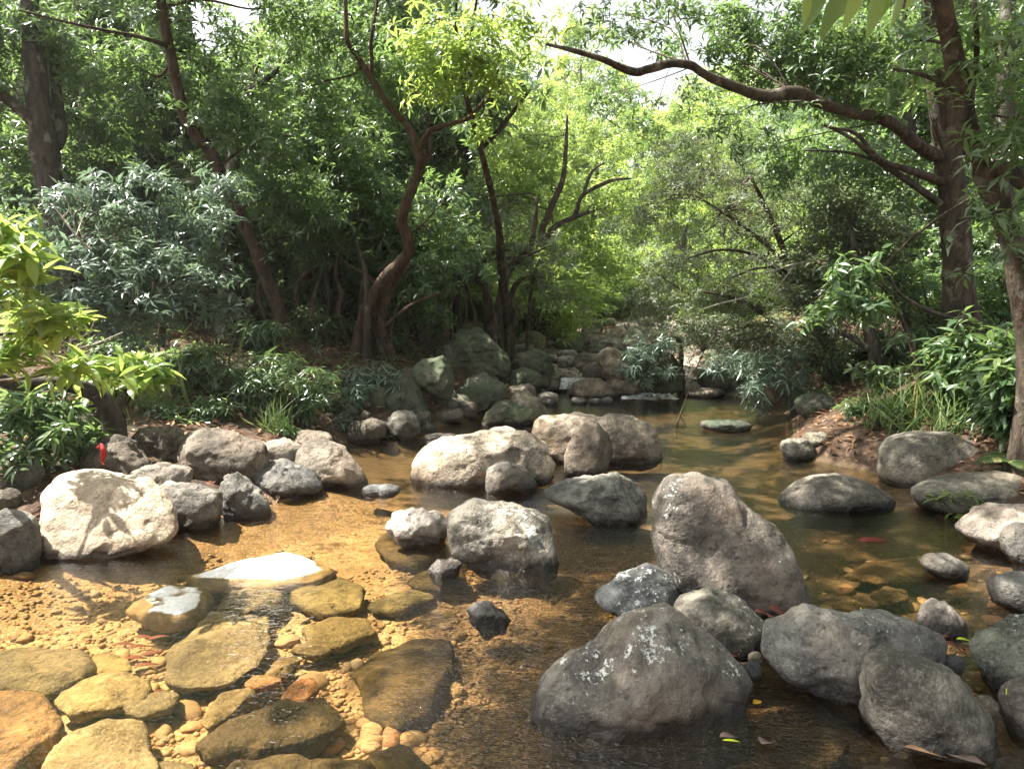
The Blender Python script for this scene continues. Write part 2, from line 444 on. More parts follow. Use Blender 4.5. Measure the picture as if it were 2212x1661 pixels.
# ground
def ground_mat():
    t = NT('forest_floor_and_bed')
    geo = t.n('ShaderNodeNewGeometry').outputs['Position']
    sp = t.n('ShaderNodeSeparateXYZ'); t.l(geo, sp.inputs[0])
    flat = t.vmul(geo, (1, 1, .2))
    n1 = t.noise(flat, 1.3, 6, .6); n2 = t.noise(flat, 9, 6, .65); n3 = t.noise(flat, 45, 4, .7)
    # stream bed: gravel cells
    wv = t.n('ShaderNodeTexNoise'); t.l(flat, wv.inputs['Vector']); wv.inputs['Scale'].default_value = 30
    gv = t.vadd(flat, t.vmul(wv.outputs['Color'], (.02, .02, 0)))
    vc = t.n('ShaderNodeTexVoronoi'); vc.inputs['Scale'].default_value = 42; t.l(gv, vc.inputs['Vector'])
    sepc = t.n('ShaderNodeSeparateColor'); t.l(vc.outputs['Color'], sepc.inputs[0])
    pebc = t.ramp(sepc.outputs[0], [(0, (.16, .10, .05)), (.25, (.34, .22, .10)), (.5, (.52, .36, .17)), (.7, (.40, .30, .17)), (.85, (.54, .30, .15)), (1, (.30, .26, .18))])
    ed = t.vor(gv, 42, 'DISTANCE_TO_EDGE')
    pebc = t.mix(t.mr(ed, 0, .10, .75, 0), pebc, (.06, .035, .015))
    pebc = t.mix(t.mr(n1, .40, .60, 0, .75), pebc, t.ramp(n2, [(.3, (.13, .085, .04)), (.7, (.34, .22, .11))]))
    # shade put into the bed colour: darker brown outside the sunny shallows
    mid_shade = t.mr(t.math('ADD', sp.outputs[0], t.math('MULTIPLY', t.math('SUBTRACT', n1, .5), 1.6)), -.9, .7)
    pebc = t.mix(t.math('MULTIPLY', mid_shade, .72), pebc, t.ramp(n2, [(.3, (.055, .038, .022)), (.65, (.16, .10, .055))]))
    right_shade = t.mr(t.math('ADD', sp.outputs[0], t.math('MULTIPLY', n1, 1.0)), 1.4, 2.2)
    pebc = t.mix(t.math('MULTIPLY', right_shade, .6), pebc, (.035, .024, .015))
    far_shade = t.mr(t.math('ADD', sp.outputs[1], t.math('MULTIPLY', n1, 1.5)), 5.6, 7.2)
    pebc = t.mix(t.math('MULTIPLY', far_shade, .8), pebc, t.ramp(n2, [(.3, (.05, .04, .022)), (.65, (.13, .09, .045))]))
    # litter
    lit = t.ramp(n2, [(.30, (.020, .014, .010)), (.5, (.055, .036, .024)), (.68, (.11, .068, .044))])
    vl = t.n('ShaderNodeTexVoronoi'); vl.inputs['Scale'].default_value = 26; t.l(t.vmul(gv, (1, .6, 1)), vl.inputs['Vector'])
    sl = t.n('ShaderNodeSeparateColor'); t.l(vl.outputs['Color'], sl.inputs[0])
    lit = t.mix(.5, lit, t.ramp(sl.outputs[1], [(0, (.025, .016, .011)), (.6, (.075, .045, .03)), (1, (.16, .10, .065))]))
    lit = t.mix(t.mr(n1, .55, .7, 0, .4), lit, (.05, .07, .025))
    # meadow far behind
    mead = t.ramp(n2, [(.3, (.05, .085, .025)), (.7, (.13, .18, .05))])
    chx = t.math('ABSOLUTE', t.math('SUBTRACT', sp.outputs[0], t.math('ADD', t.math('MULTIPLY', sp.outputs[1], .145), .2)))
    stony = t.math('MULTIPLY', t.mr(t.math('ADD', chx, n1), 2.0, 2.7, 1, 0), t.mr(sp.outputs[1], 10.5, 11.5))
    far = t.mr(t.math('ADD', sp.outputs[1], t.math('MULTIPLY', n1, 5.0)), 16.5, 20)
    lit = t.mix(far, lit, mead)
    lit = t.mix(stony, lit, t.ramp(n3, [(.3, (.10, .09, .075)), (.7, (.33, .30, .25))]))
    z = t.math('ADD', sp.outputs[2], t.math('MULTIPLY', t.math('SUBTRACT', n2, .5), .08))
    col = t.mix(t.mr(z, -.01, .05), pebc, lit)
    h = t.math('ADD', t.math('MULTIPLY', ed, .6), t.math('ADD', n2, t.math('MULTIPLY', n3, .4)))
    return t.done(t.bsdf(col, .85, t.bump(h, .8, .02), .2))
M['ground'] = ground_mat()

def water_mat():
    t = NT('clear_tannin_water')
    geo = t.n('ShaderNodeNewGeometry').outputs['Position']
    # running patch in the middle, still pools elsewhere
    big = t.noise(t.vmul(geo, (1, .8, 1)), 1.1, 2, .5)
    sp = t.n('ShaderNodeSeparateXYZ'); t.l(geo, sp.inputs[0])
    dx = t.math('DIVIDE', t.math('SUBTRACT', sp.outputs[0], .42), .85)
    dy = t.math('DIVIDE', t.math('SUBTRACT', sp.outputs[1], 3.15), 1.5)
    q = t.math('SQRT', t.math('ADD', t.math('MULTIPLY', dx, dx), t.math('MULTIPLY', dy, dy)))
    run = t.mr(t.math('ADD', q, t.math('MULTIPLY', t.math('SUBTRACT', big, .5), 1.2)), .30, 1.15, 1, 0)
    r1 = t.noise(t.vmul(geo, (1, 1.5, 1)), 26, 3, .6, .6)
    r2 = t.noise(t.vmul(geo, (1, 1.8, 1)), 70, 2, .5, .3)
    r0 = t.noise(t.vmul(geo, (1, 2.2, 1)), 7, 3, .55, .5)
    h = t.math('ADD', t.math('MULTIPLY', r0, .30),
               t.math('MULTIPLY', t.math('ADD', r1, t.math('MULTIPLY', r2, .45)), t.mr(run, 0, 1, .22, 3.0)))
    nrm = t.bump(h, .55, .030)
    fr = t.n('ShaderNodeFresnel'); fr.inputs['IOR'].default_value = 1.34; t.l(nrm, fr.inputs['Normal'])
    tr = t.n('ShaderNodeBsdfTransparent'); tr.inputs['Color'].default_value = (.97, .89, .73, 1)
    gl = t.n('ShaderNodeBsdfGlossy'); gl.inputs['Roughness'].default_value = .02; t.l(nrm, gl.inputs['Normal'])
    mx = t.n('ShaderNodeMixShader'); t.l(t.math('MULTIPLY', fr.outputs[0], 1.8, clamp=True), mx.inputs[0])
    t.l(tr.outputs[0], mx.inputs[1]); t.l(gl.outputs[0], mx.inputs[2])
    return t.done(mx.outputs[0])
M['water'] = water_mat()
def foam_mat():
    t = NT('white_water')
    geo = t.n('ShaderNodeNewGeometry').outputs['Position']
    n = t.noise(t.vmul(geo, (1, .7, 1)), 22, 4, .7)
    m = t.mr(n, .34, .56)
    tr = t.n('ShaderNodeBsdfTransparent'); tr.inputs['Color'].default_value = (.95, .9, .8, 1)
    gl = t.n('ShaderNodeBsdfGlossy'); gl.inputs['Roughness'].default_value = .15
    mx0 = t.n('ShaderNodeMixShader'); mx0.inputs[0].default_value = .25
    t.l(tr.outputs[0], mx0.inputs[1]); t.l(gl.outputs[0], mx0.inputs[2])
    df = t.bsdf((.75, .78, .8), .35, t.bump(n, .8, .03), .5)
    mx = t.n('ShaderNodeMixShader'); t.l(m, mx.inputs[0]); t.l(mx0.outputs[0], mx.inputs[1]); t.l(df, mx.inputs[2])
    return t.done(mx.outputs[0])
M['foam'] = foam_mat()
def pebble_mat():
    t = NT('river_pebble')
    a = t.n('ShaderNodeAttribute', attribute_name='rnd').outputs['Fac']
    info = t.n('ShaderNodeObjectInfo').outputs['Random']
    f = t.math('FRACT', t.math('ADD', a, info))
    geo = t.n('ShaderNodeNewGeometry').outputs['Position']
    n = t.noise(geo, 60, 4, .65)
    col = t.ramp(f, [(0, (.13, .08, .04)), (.2, (.25, .16, .07)), (.42, (.38, .25, .11)), (.6, (.30, .23, .14)), (.74, (.46, .31, .15)), (.86, (.42, .17, .08)), (1, (.17, .16, .13))])
    col = t.mix(.38, col, (.34, .23, .11))
    col = t.mix(t.mr(n, .35, .7, 0, .45), col, (.12, .08, .04))
    return t.done(t.bsdf(col, .7, t.bump(n, .5, .006), .3))
M['pebble'] = pebble_mat()
def slabdry():
    """river slab: chalk-white where it stays dry above the waterline"""
    t = NT('half_drowned_stone')
    co = t.n('ShaderNodeTexCoord').outputs['Object']
    info = t.n('ShaderNodeObjectInfo')
    geo = t.n('ShaderNodeNewGeometry').outputs['Position']
    sp = t.n('ShaderNodeSeparateXYZ'); t.l(geo, sp.inputs[0])
    n2 = t.noise(co, 13, 6, .65); n3 = t.noise(co, 60, 4, .7)
    alg = t.ramp(n2, [(.33, (.12, .09, .05)), (.55, (.25, .19, .10)), (.7, (.36, .28, .16))])
    alg = t.mix(1.0, alg, info.outputs['Color'], 'MULTIPLY')
    dry = t.ramp(n3, [(.3, (.52, .48, .42)), (.6, (.72, .69, .64))])
    z = t.math('ADD', sp.outputs[2], t.math('MULTIPLY', t.math('SUBTRACT', n3, .5), .008))
    col = t.mix(t.mr(z, .001, .006), alg, dry)
    h = t.math('ADD', n2, t.math('MULTIPLY', n3, .3))
    return t.done(t.bsdf(col, .75, t.bump(h, .6, .012), .3))
M['slabdry'] = slabdry()
# ------------------------------------------------------------------ ground and water
def axis(segs):
    out = []
    for a, b, n in segs: out.append(np.linspace(a, b, n, endpoint=False))
    return np.concatenate(out + [np.array([segs[-1][1]])])
gx = axis([(-95, -20, 40), (-20, -6, 56), (-6, -3, 30), (-3, 4, 175), (4, 8, 40), (8, 20, 48), (20, 95, 40)])
gy = axis([(-40, -6, 20), (-6, 1.5, 30), (1.5, 6, 150), (6, 12, 100), (12, 24, 80), (24, 48, 48), (48, 120, 40)])
X, Y = np.meshgrid(gx, gy)
Z = ground(X, Y)
fine = fbm(np.stack([X.ravel() * 7, Y.ravel() * 7, 0 * X.ravel()], 1), 3).reshape(X.shape) * .018
Z = Z + fine * (np.abs(X - 1) < 9)
nx, ny = len(gx), len(gy)
i = np.arange(ny - 1)[:, None] * nx + np.arange(nx - 1)[None]
Q = np.stack([i, i + 1, i + nx + 1, i + nx], -1).reshape(-1, 4)
tag(link('ground', mesh_np('ground', np.stack([X.ravel(), Y.ravel(), Z.ravel()], 1), Q, M['ground'])), kind='structure',
    label='stream bed and leaf strewn banks', cat='ground')

wx = np.linspace(-6, 8, 60); wy = np.linspace(-7, 11.75, 80)
X, Y = np.meshgrid(wx, wy); nx, ny = 60, 80
i = np.arange(ny - 1)[:, None] * nx + np.arange(nx - 1)[None]
Q = np.stack([i, i + 1, i + nx + 1, i + nx], -1).reshape(-1, 4)
tag(link('water', mesh_np('water', np.stack([X.ravel(), Y.ravel(), 0 * X.ravel()], 1), Q, M['water'])), kind='structure',
    label='clear amber stream water', cat='water')

# little rapids where the upper stream drops into the pool
def rapid(pa, pb, za, zb, seed):
    """sheet of broken water from the upper lip line pa to the lower line pb"""
    (x0, y0), (x1, y1) = pa; (u0, v0), (u1, v1) = pb
    n, m = 26, 16
    s = np.linspace(0, 1, n)[None]; t = np.linspace(0, 1, m)[:, None]
    P0 = np.stack([on(x0 + (x1 - x0) * k, y0 + (y1 - y0) * k, za) for k in s[0]])
    P1 = np.stack([on(u0 + (u1 - u0) * k, v0 + (v1 - v0) * k, zb) for k in s[0]])
    V = P0[None] * (1 - t[..., None]) + P1[None] * t[..., None]
    V = V.reshape(-1, 3)
    V[:, 2] = za + (zb - za) * np.repeat(sstep(.15, .7, t[:, 0]), n)
    V[:, 2] += .018 * fbm(V * 9 + seed, 3) + .012
    i = np.arange(m - 1)[:, None] * n + np.arange(n - 1)[None]
    return V, np.stack([i, i + 1, i + n + 1, i + n], -1).reshape(-1, 4)
for pa, pb, za, zb, sd in ((((1345, 836), (1430, 838)), ((1342, 864), (1470, 864)), .10, .006, 1.),
                          (((1215, 818), (1262, 818)), ((1205, 842), (1268, 840)), .24, .08, 5.)):
    V, Q = rapid(pa, pb, za, zb, sd)
    tag(link('rapids', mesh_np('rapids', V, Q, M['foam'])), kind='structure', label='white water running between boulders', cat='water')

# ------------------------------------------------------------------ stones
_ico = {}
def ico(sub):
    if sub not in _ico:
        bm = bmesh.new(); bmesh.ops.create_icosphere(bm, subdivisions=sub, radius=1)
        V = np.array([v.co[:] for v in bm.verts]); Fc = np.array([[v.index for v in f.verts] for f in bm.faces])
        bm.free(); _ico[sub] = (V, Fc)
    return _ico[sub]
def polar(pts, c):
    d = np.array(pts, float) - np.array(c)
    th = np.arctan2(-d[:, 1], d[:, 0]); r = np.hypot(d[:, 0], d[:, 1])
    # densify along polygon edges so flat sides stay flat
    TH, RR = [], []
    n = len(pts)
    for k in range(n):
        a, b = d[k], d[(k + 1) % n]
        for t in np.linspace(0, 1, 8, endpoint=False):
            q = a * (1 - t) + b * t
            TH.append(math.atan2(-q[1], q[0])); RR.append(math.hypot(*q))
    o = np.argsort(TH); TH = np.array(TH)[o]; RR = np.array(RR)[o]
    TH = np.concatenate([TH - 2 * pi, TH, TH + 2 * pi]); RR = np.tile(RR, 3)
    g = np.linspace(-pi, pi, 181)
    rr = np.interp(g, TH, RR)
    k = np.array([1, 2, 3, 2, 1.]); k /= k.sum()
    rr = np.convolve(np.concatenate([rr[-3:-1], rr, rr[1:3]]), k, 'valid')
    return g, rr
def bbox_pts(b, seed):
    x0, y0, x1, y1 = b
    r = np.random.default_rng(seed)
    cx, cy, hx, hy = (x0 + x1) / 2, (y0 + y1) / 2, (x1 - x0) / 2, (y1 - y0) / 2
    n = r.uniform(2.1, 2.7); sk = r.uniform(-.28, .28)
    P = []
    for t in np.linspace(0, 2 * pi, 16, endpoint=False):
        c, s = cos(t), sin(t)
        f = (abs(c) ** n + abs(s) ** n) ** (-1 / n) * (1 + r.normal() * .045)
        x = c * f
        P.append((cx + hx * min(1, max(-1, x + sk * s * f * (1 - abs(x)))), cy - hy * s * f))
    return P
NST = [0]
def rough_shape(p, size, seed, facets, r):
    """facet the unit sphere with shallow planes facing the viewer and the sky"""
    q = p.copy()
    for k in range(facets):
        n = r.normal(size=3) + np.array([0, -1.1, .25]); n /= np.linalg.norm(n)
        d = r.uniform(.74, .93)
        ex = np.maximum(0, q @ n - d)
        q = q - n[None] * (ex * .95)[:, None]
    for k in range(facets):
        n = r.normal(size=3); n /= np.linalg.norm(n)
        ex = np.maximum(0, q @ n - r.uniform(.86, .96))
        q = q - n[None] * (ex * .8)[:, None]
    return q
def stone(label, shape, mat='plain', tint=(1, 1, 1), depth=.75, sub=None, rough=.05, under=.35, facets=5, name='boulder', cat='boulder', zb=None, back=.75, dents=(), group=None, lean=.25, zsc=1.0, planes=()):
    NST[0] += 1
    seed = NST[0] * 13 + 5
    r = np.random.default_rng(seed)
    pts = bbox_pts(shape, seed) if len(shape) == 4 and np.isscalar(shape[0]) else shape
    P = np.array(pts, float)
    x0, y0 = P.min(0); x1, y1 = P.max(0)
    low = P[P[:, 1] > y1 - .12 * (y1 - y0)]
    hit = ground_hit(low[:, 0].mean(), y1) if zb is None else on(low[:, 0].mean(), y1, zb)
    c = ((x0 + x1) / 2, (y0 + y1) / 2)
    s0 = hit[1] / F
    D = min(depth * (x1 - x0) / 2, 1.5 * (y1 - y0)) * s0
    Yc = hit[1] + back * D
    C = at(c[0], c[1], Yc)
    d = ray(*c); s = (Yc / d[1]) / F
    g, rr = polar(pts, c)
    if sub is None: sub = 6 if (x1 - x0) > 170 else 5 if (x1 - x0) > 70 else 4
    p, Fc = ico(sub)
    q = rough_shape(p, 1, seed, facets, r)
    for (nx_, ny_, nz_, dd_) in planes:
        nn_ = np.array([nx_, ny_, nz_]); nn_ = nn_ / np.linalg.norm(nn_)
        q = q - nn_[None] * np.maximum(0, q @ nn_ - dd_)[:, None]
    qq = np.hypot(q[:, 0], q[:, 2]); th = np.arctan2(q[:, 2], q[:, 0])
    R = np.interp(th, g, rr) * s
    w = np.hypot(p[:, 0], p[:, 2])
    rad = R * np.sign(qq) * qq ** .9
    phi = math.asin(min(.9, max(0.02, -d[2] / np.linalg.norm(d))))
    hh = (y1 - y0) / 2 * s
    zs = 1 / math.sqrt(cos(phi) ** 2 + (D / hh) ** 2 * sin(phi) ** 2 * .6)
    V = np.stack([rad * np.cos(th), D * np.sign(q[:, 1]) * np.abs(q[:, 1]) ** .93, rad * np.sin(th) * zs * zsc], 1)
    V[:, 2] = np.where(V[:, 2] < 0, V[:, 2] * (1 + under), V[:, 2])
    size = min((x1 - x0), 1.6 * (y1 - y0)) * s
    N = unit(V / np.array([[1, max(D / (.5 * (x1 - x0) * s), .3), max(.3, hh / (.5 * (x1 - x0) * s))]]))
    off = r.uniform(0, 100, 3)
    nz = fbm(V / size * 2.2 + off, 3) * rough * 1.5
    rg = np.abs(pnoise(V / size * 4.2 + off + 7)) * rough * -1.1
    fn = fbm(V / size * 9 + off, 4) * rough * .5
    st = V / size * np.array([1.6, 1.6, 5.0]) + off          # worn strata and cracks
    st = st + .35 * np.stack([pnoise(V / size * 2 + off + 3)] * 3, 1)
    rg = rg - np.maximum(0, .12 - np.abs(pnoise(st * 1.1))) * rough * 2.6
    pt = pnoise(V / size * 13 + off + 31)
    rg = rg - np.maximum(0, pt - .28) * rough * 1.3
    V = V + N * ((nz + rg + fn) * size)[:, None]
    for (px, py, rp, dp) in dents:           # hollows at picture points on the near face
        dd = ray(px, py); tt = Yc / dd[1]; w_ = CAM + dd * tt - C
        k = np.exp(-((V[:, 0] - w_[0]) ** 2 + (V[:, 2] - w_[2]) ** 2) / (2 * (rp * s) ** 2)) * (V[:, 1] < 0)
        V[:, 1] += dp * s * k
    V[:, 1] += lean * V[:, 2]
    me = mesh_np(name, V, Fc, M[mat])
    o = link(name, me, None, C)
    br_ = r.uniform(.86, 1.14); wm_ = r.uniform(-.05, .06)
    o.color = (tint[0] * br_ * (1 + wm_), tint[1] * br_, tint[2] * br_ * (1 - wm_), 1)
    tag(o, label, cat, group)
    return o

def slab(label, shape, tint=(1, 1, 1), top=-.06, thick=.10,  mat='slab', dome=.35, group=None, name='submerged_stone', cat='stone', sub=None):
    """flat stone lying on the bed, plan outline"""
    thick *= .5
    NST[0] += 1
    seed = NST[0] * 13 + 5
    r = np.random.default_rng(seed)
    pts = bbox_pts(shape, seed) if len(shape) == 4 and np.isscalar(shape[0]) else shape
    W = np.array([on(x, y, top) for x, y in pts])
    c = W[:, :2].mean(0)
    d = W[:, :2] - c
    g, rr = polar(np.stack([d[:, 0], -d[:, 1]], 1), (0, 0))
    if sub is None: sub = 4
    p, Fc = ico(sub)
    q = p.copy()
    for k in range(3):
        n = r.normal(size=3) * np.array([.5, .5, 0]) + np.array([0, 0, 1.]); n /= np.linalg.norm(n)
        q = q - n[None] * (np.maximum(0, q @ n - r.uniform(.55, .8)) * .8)[:, None]
    qq = np.hypot(q[:, 0], q[:, 1]); th = np.arctan2(q[:, 1], q[:, 0])
    rad = np.interp(th, g, rr) * qq ** .55
    size = rr.mean() * 2
    V = np.stack([rad * np.cos(th), rad * np.sin(th), q[:, 2] * thick], 1)
    off = r.uniform(0, 100, 3)
    V += unit(p * np.array([1, 1, 1.5])) * ((fbm(V / size * 3 + off, 4) * .06 + fbm(V / size * 12 + off, 3) * .018) * min(size, .45))[:, None]
    o = link(name, mesh_np(name, V, Fc, M[mat]), None, (c[0], c[1], top - thick * .62))
    o.color = (tint[0], tint[1], tint[2], 1)
    tag(o, label, cat, group)
    return o

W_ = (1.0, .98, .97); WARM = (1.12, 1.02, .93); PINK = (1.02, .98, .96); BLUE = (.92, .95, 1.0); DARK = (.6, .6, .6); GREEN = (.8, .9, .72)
# --- near and middle, right side
stone('tallest grey boulder with white lichen spots and a hollow in its face', [(1408, 1170), (1409, 1085), (1445, 1042), (1520, 1029), (1580, 1045), (1612, 1085), (1645, 1108), (1700, 1145), (1733, 1195), (1742, 1250), (1757, 1300), (1745, 1328), (1640, 1322), (1560, 1300), (1480, 1275), (1425, 1225)],
      'lichen', PINK, .8, 6, .035, .25, 4, dents=((1520, 1165, 26, 34), (1640, 1165, 16, 18), (1580, 1250, 30, 14)))
stone('big pitted pyramid boulder with black waterline in front of the ripples', [(1134, 1530), (1160, 1480), (1240, 1428), (1290, 1388), (1360, 1338), (1445, 1336), (1510, 1370), (1580, 1412), (1622, 1465), (1607, 1510), (1612, 1560), (1588, 1592), (1450, 1592), (1300, 1576), (1200, 1552)],
      'lichen', (.92, .92, .92), .75, 6, .040, .25, 2, planes=((.55, -.8, -.05, .70), (-.5, -.75, .35, .72), (.2, -.75, .65, .74), (.05, -.95, -.3, .80), (.75, -.4, .45, .78), (-.1, -1, .1, .84)), dents=((1322, 1570, 10, 18), (1290, 1505, 9, 10), (1430, 1530, 30, 14)))
stone('low wedge stone white with lichen on top at the foot of the tall boulder', [(1280, 1290), (1340, 1245), (1400, 1228), (1452, 1242), (1484, 1282), (1462, 1325), (1440, 1345), (1380, 1332), (1310, 1312)], 'lichen', BLUE, .8, 5, .05, .3)
stone('rounded stone with two sunlit blotches wedged between three lichen boulders', [(1440, 1345), (1475, 1300), (1540, 1279), (1600, 1298), (1656, 1345), (1652, 1378), (1605, 1406), (1520, 1392), (1465, 1368)], 'lichen', (1, .98, .92), .85, 5, .04, .4, zb=.06)
stone('long saddle-backed boulder with lichen flecks and a sunny knob', [(1645, 1425), (1665, 1362), (1730, 1329), (1800, 1331), (1900, 1335), (1960, 1340), (2020, 1360), (2043, 1400), (2020, 1440), (1900, 1470), (1850, 1512), (1790, 1512), (1740, 1482), (1695, 1462)],
      'lichen', W_, .62, 6, .045, .3, 5, dents=((1760, 1440, 22, 26), (1900, 1410, 30, 16)))
stone('smooth egg-shaped grey boulder with small pits standing in sandy water', [(1856, 1468), (1870, 1430), (1930, 1418), (2000, 1430), (2062, 1446), (2120, 1522), (2150, 1590), (2154, 1632), (2050, 1622), (1905, 1592), (1862, 1545)], 'plain', (.92, .92, .88), .8, 6, .03, .3, 5, dents=((1925, 1500, 6, 9), (1980, 1540, 5, 9), (2030, 1500, 7, 8)))
stone('mossy-sided boulder cut by the frame beside the saddle boulder', [(2098, 1412), (2130, 1370), (2212, 1335), (2290, 1340), (2340, 1420), (2320, 1490), (2200, 1500), (2120, 1480)], 'lichen', (.9, .95, .82), .8, 5, .04, .35)
stone('smooth dark boulder at the frame edge with a green bud above it', (2165, 1470, 2320, 1600), 'plain', (.85, .83, .85), .8, 5, .03, .35)
stone('small angular grey stone with a white top behind the saddle boulder', [(1972, 1352), (1995, 1320), (2018, 1300), (2050, 1305), (2088, 1342), (2085, 1368), (2040, 1374), (1990, 1368)], 'pale', (.75, .74, .75), .8, 4, .07, .35, 7)
stone('smooth dome stone at the edge of the dark pool', (2140, 1236, 2290, 1322), 'plain', (.95, .93, .92), .8, 4, .03)
stone('low lens-shaped stone alone in the dark pool with a mirror image', [(1982, 1212), (2010, 1198), (2045, 1196), (2078, 1206), (2094, 1224), (2080, 1246), (2040, 1250), (2005, 1236)], 'plain', PINK, .8, 4, .03)
stone('dark smooth stone leaning on the sunlit pinkish boulder', (2163, 1130, 2290, 1215), 'plain', (.8, .8, .8), .8, 4, .03)
stone('sunlit pinkish boulder with dry leaves at its shady side', [(2068, 1150), (2110, 1115), (2160, 1095), (2230, 1092), (2290, 1120), (2300, 1180), (2200, 1198), (2150, 1190), (2100, 1170)], 'pale', (.95, .86, .80), .8, 5, .05)
stone('lemon-shaped grey boulder lying in the still brown pool', [(1678, 1082), (1720, 1052), (1780, 1030), (1830, 1026), (1880, 1042), (1929, 1072), (1915, 1095), (1850, 1102), (1770, 1102), (1700, 1096)], 'plain', (1, .97, .93), .75, 5, .03, .3)
stone('long low boulder behind the small water plant', [(1968, 1065), (2010, 1045), (2090, 1030), (2180, 1020), (2240, 1030), (2260, 1080), (2200, 1102), (2090, 1100), (1990, 1092)], 'plain', (.85, .84, .78), .7, 5, .04)
stone('big smooth dome boulder below the grass on the bank', [(1898, 1020), (1900, 975), (1930, 945), (1990, 932), (2050, 934), (2105, 955), (2132, 990), (2125, 1025), (2060, 1045), (1960, 1050), (1915, 1045)], 'plain', (.9, .88, .82), .8, 5, .025, .3, 4)
stone('small wet stone at the tip of the leaf-litter spit', (1682, 946, 1760, 992), 'plain', (1, .98, .93), .8, 4)
stone('flat stone half buried in brown leaf litter', (1732, 932, 1795, 962), 'plain', (.85, .85, .8), .8, 4)
stone('small black mossy stone at the water edge under the overhanging bush', (1716, 852, 1810, 897), 'moss', DARK, .8, 4)
stone('low dark stone showing just above the green pool', (1508, 906, 1626, 931), 'moss', (.7, .7, .7), .6, 4)
# --- middle of the stream
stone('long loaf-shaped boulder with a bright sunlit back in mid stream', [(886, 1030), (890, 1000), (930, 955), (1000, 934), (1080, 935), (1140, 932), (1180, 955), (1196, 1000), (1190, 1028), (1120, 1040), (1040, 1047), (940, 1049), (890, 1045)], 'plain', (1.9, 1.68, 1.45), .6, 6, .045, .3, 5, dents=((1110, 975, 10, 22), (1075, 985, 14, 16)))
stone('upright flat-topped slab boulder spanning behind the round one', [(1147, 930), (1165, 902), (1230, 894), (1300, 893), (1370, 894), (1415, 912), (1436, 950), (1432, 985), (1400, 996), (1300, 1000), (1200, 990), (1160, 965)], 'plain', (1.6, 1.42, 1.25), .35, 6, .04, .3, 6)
stone('round brown boulder leaning on the upright slab', [(1217, 985), (1235, 945), (1262, 915), (1290, 912), (1318, 940), (1326, 975), (1315, 1015), (1285, 1030), (1240, 1028), (1220, 1010)], 'plain', (1.0, .92, .85), .8, 5, .03, .3, 4)
stone('small domed stone in front of the long loaf boulder', [(1038, 1050), (1050, 1015), (1070, 998), (1100, 994), (1140, 1015), (1163, 1045), (1150, 1062), (1090, 1066), (1045, 1062)], 'plain', (.95, .92, .9), .85, 5, .04)
stone('pale pebble perched behind the small domed stone', (1046, 994, 1072, 1022), 'pale', (1.1, 1, .9), .8, 3, zb=.1, name='stone', cat='stone')
stone('flat-topped tapering boulder lit along its upper edge beside the tall boulder', [(1165, 1062), (1200, 1045), (1260, 1033), (1330, 1023), (1370, 1035), (1410, 1075), (1405, 1120), (1370, 1132), (1300, 1130), (1230, 1092), (1175, 1078)], 'plain', (1.0, 1.0, .95), .75, 6, .045, .3, 6)
stone('squarish boulder splashed with white lichen in the centre of the stream', [(955, 1160), (975, 1115), (1020, 1088), (1080, 1090), (1150, 1105), (1188, 1125), (1192, 1170), (1208, 1195), (1205, 1230), (1150, 1237), (1080, 1225), (1000, 1200), (962, 1180)], 'lichen', (1.1, 1.07, 1.0), .75, 6, .045, .3, 6)
stone('bright knobbly stone touching the squarish boulder', [(830, 1135), (850, 1112), (905, 1100), (950, 1112), (968, 1135), (958, 1165), (920, 1178), (870, 1168)], 'pale', (.95, .9, .86), .8, 5, .08, .6, 7)
stone('small wet stone poking up below the squarish boulder', [(925, 1228), (945, 1212), (975, 1206), (1000, 1220), (990, 1238), (955, 1248), (930, 1240)], 'lichen', (1, .95, .95), .9, 4, .06, .9, 7)
stone('dark slanted stone alone in the rippled water', [(1004, 1318), (1025, 1297), (1060, 1305), (1108, 1335), (1090, 1352), (1050, 1356), (1010, 1340)], 'plain', (.72, .74, .82), .8, 4, .07, .8, 8)
slab('broad drowned stone whose dry white top breaks the surface', [(398, 1238), (440, 1215), (520, 1195), (620, 1192), (700, 1208), (730, 1222), (680, 1242), (600, 1252), (480, 1254), (410, 1250)], (1.1, 1.0, .8), .014, .15, 'slabdry')
slab('drowned stone with a small chalky patch showing above water', [(264, 1300), (300, 1265), (370, 1255), (450, 1262), (462, 1285), (440, 1318), (380, 1338), (310, 1325)], (.9, .8, .65), -.002, .13, 'slabdry')
# --- left bank
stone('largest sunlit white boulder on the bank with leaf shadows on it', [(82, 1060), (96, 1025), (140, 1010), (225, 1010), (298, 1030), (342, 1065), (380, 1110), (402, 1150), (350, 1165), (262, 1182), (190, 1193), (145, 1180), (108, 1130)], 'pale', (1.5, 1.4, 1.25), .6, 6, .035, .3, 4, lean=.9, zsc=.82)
stone('grey block stone touching the big white boulder at the waterline', [(330, 1080), (350, 1048), (420, 1045), (470, 1065), (483, 1100), (465, 1138), (400, 1144), (365, 1125)], 'plain', (1.05, 1.02, 1.02), .8, 5, .05, .3, 6)
stone('small dark pitted stone beside the grey block stone', [(464, 1060), (480, 1025), (508, 1020), (540, 1050), (585, 1082), (582, 1105), (530, 1117), (490, 1112), (470, 1090)], 'plain', (.78, .8, .83), .8, 5, .08, .3, 6)
stone('bluish grey stone with a hollow under it behind the dark pitted stone', [(508, 1030), (540, 1000), (595, 990), (650, 1010), (700, 1050), (690, 1062), (630, 1066), (570, 1072), (530, 1060)], 'plain', (.9, .93, .98), .8, 5, .06, .3, 6)
stone('slanted teardrop boulder sloping down into the stream', [(634, 985), (645, 955), (685, 948), (735, 965), (780, 1010), (804, 1045), (790, 1053), (720, 1050), (660, 1035), (638, 1010)], 'plain', (1.2, 1.08, .98), .7, 5, .035, .3, 5)
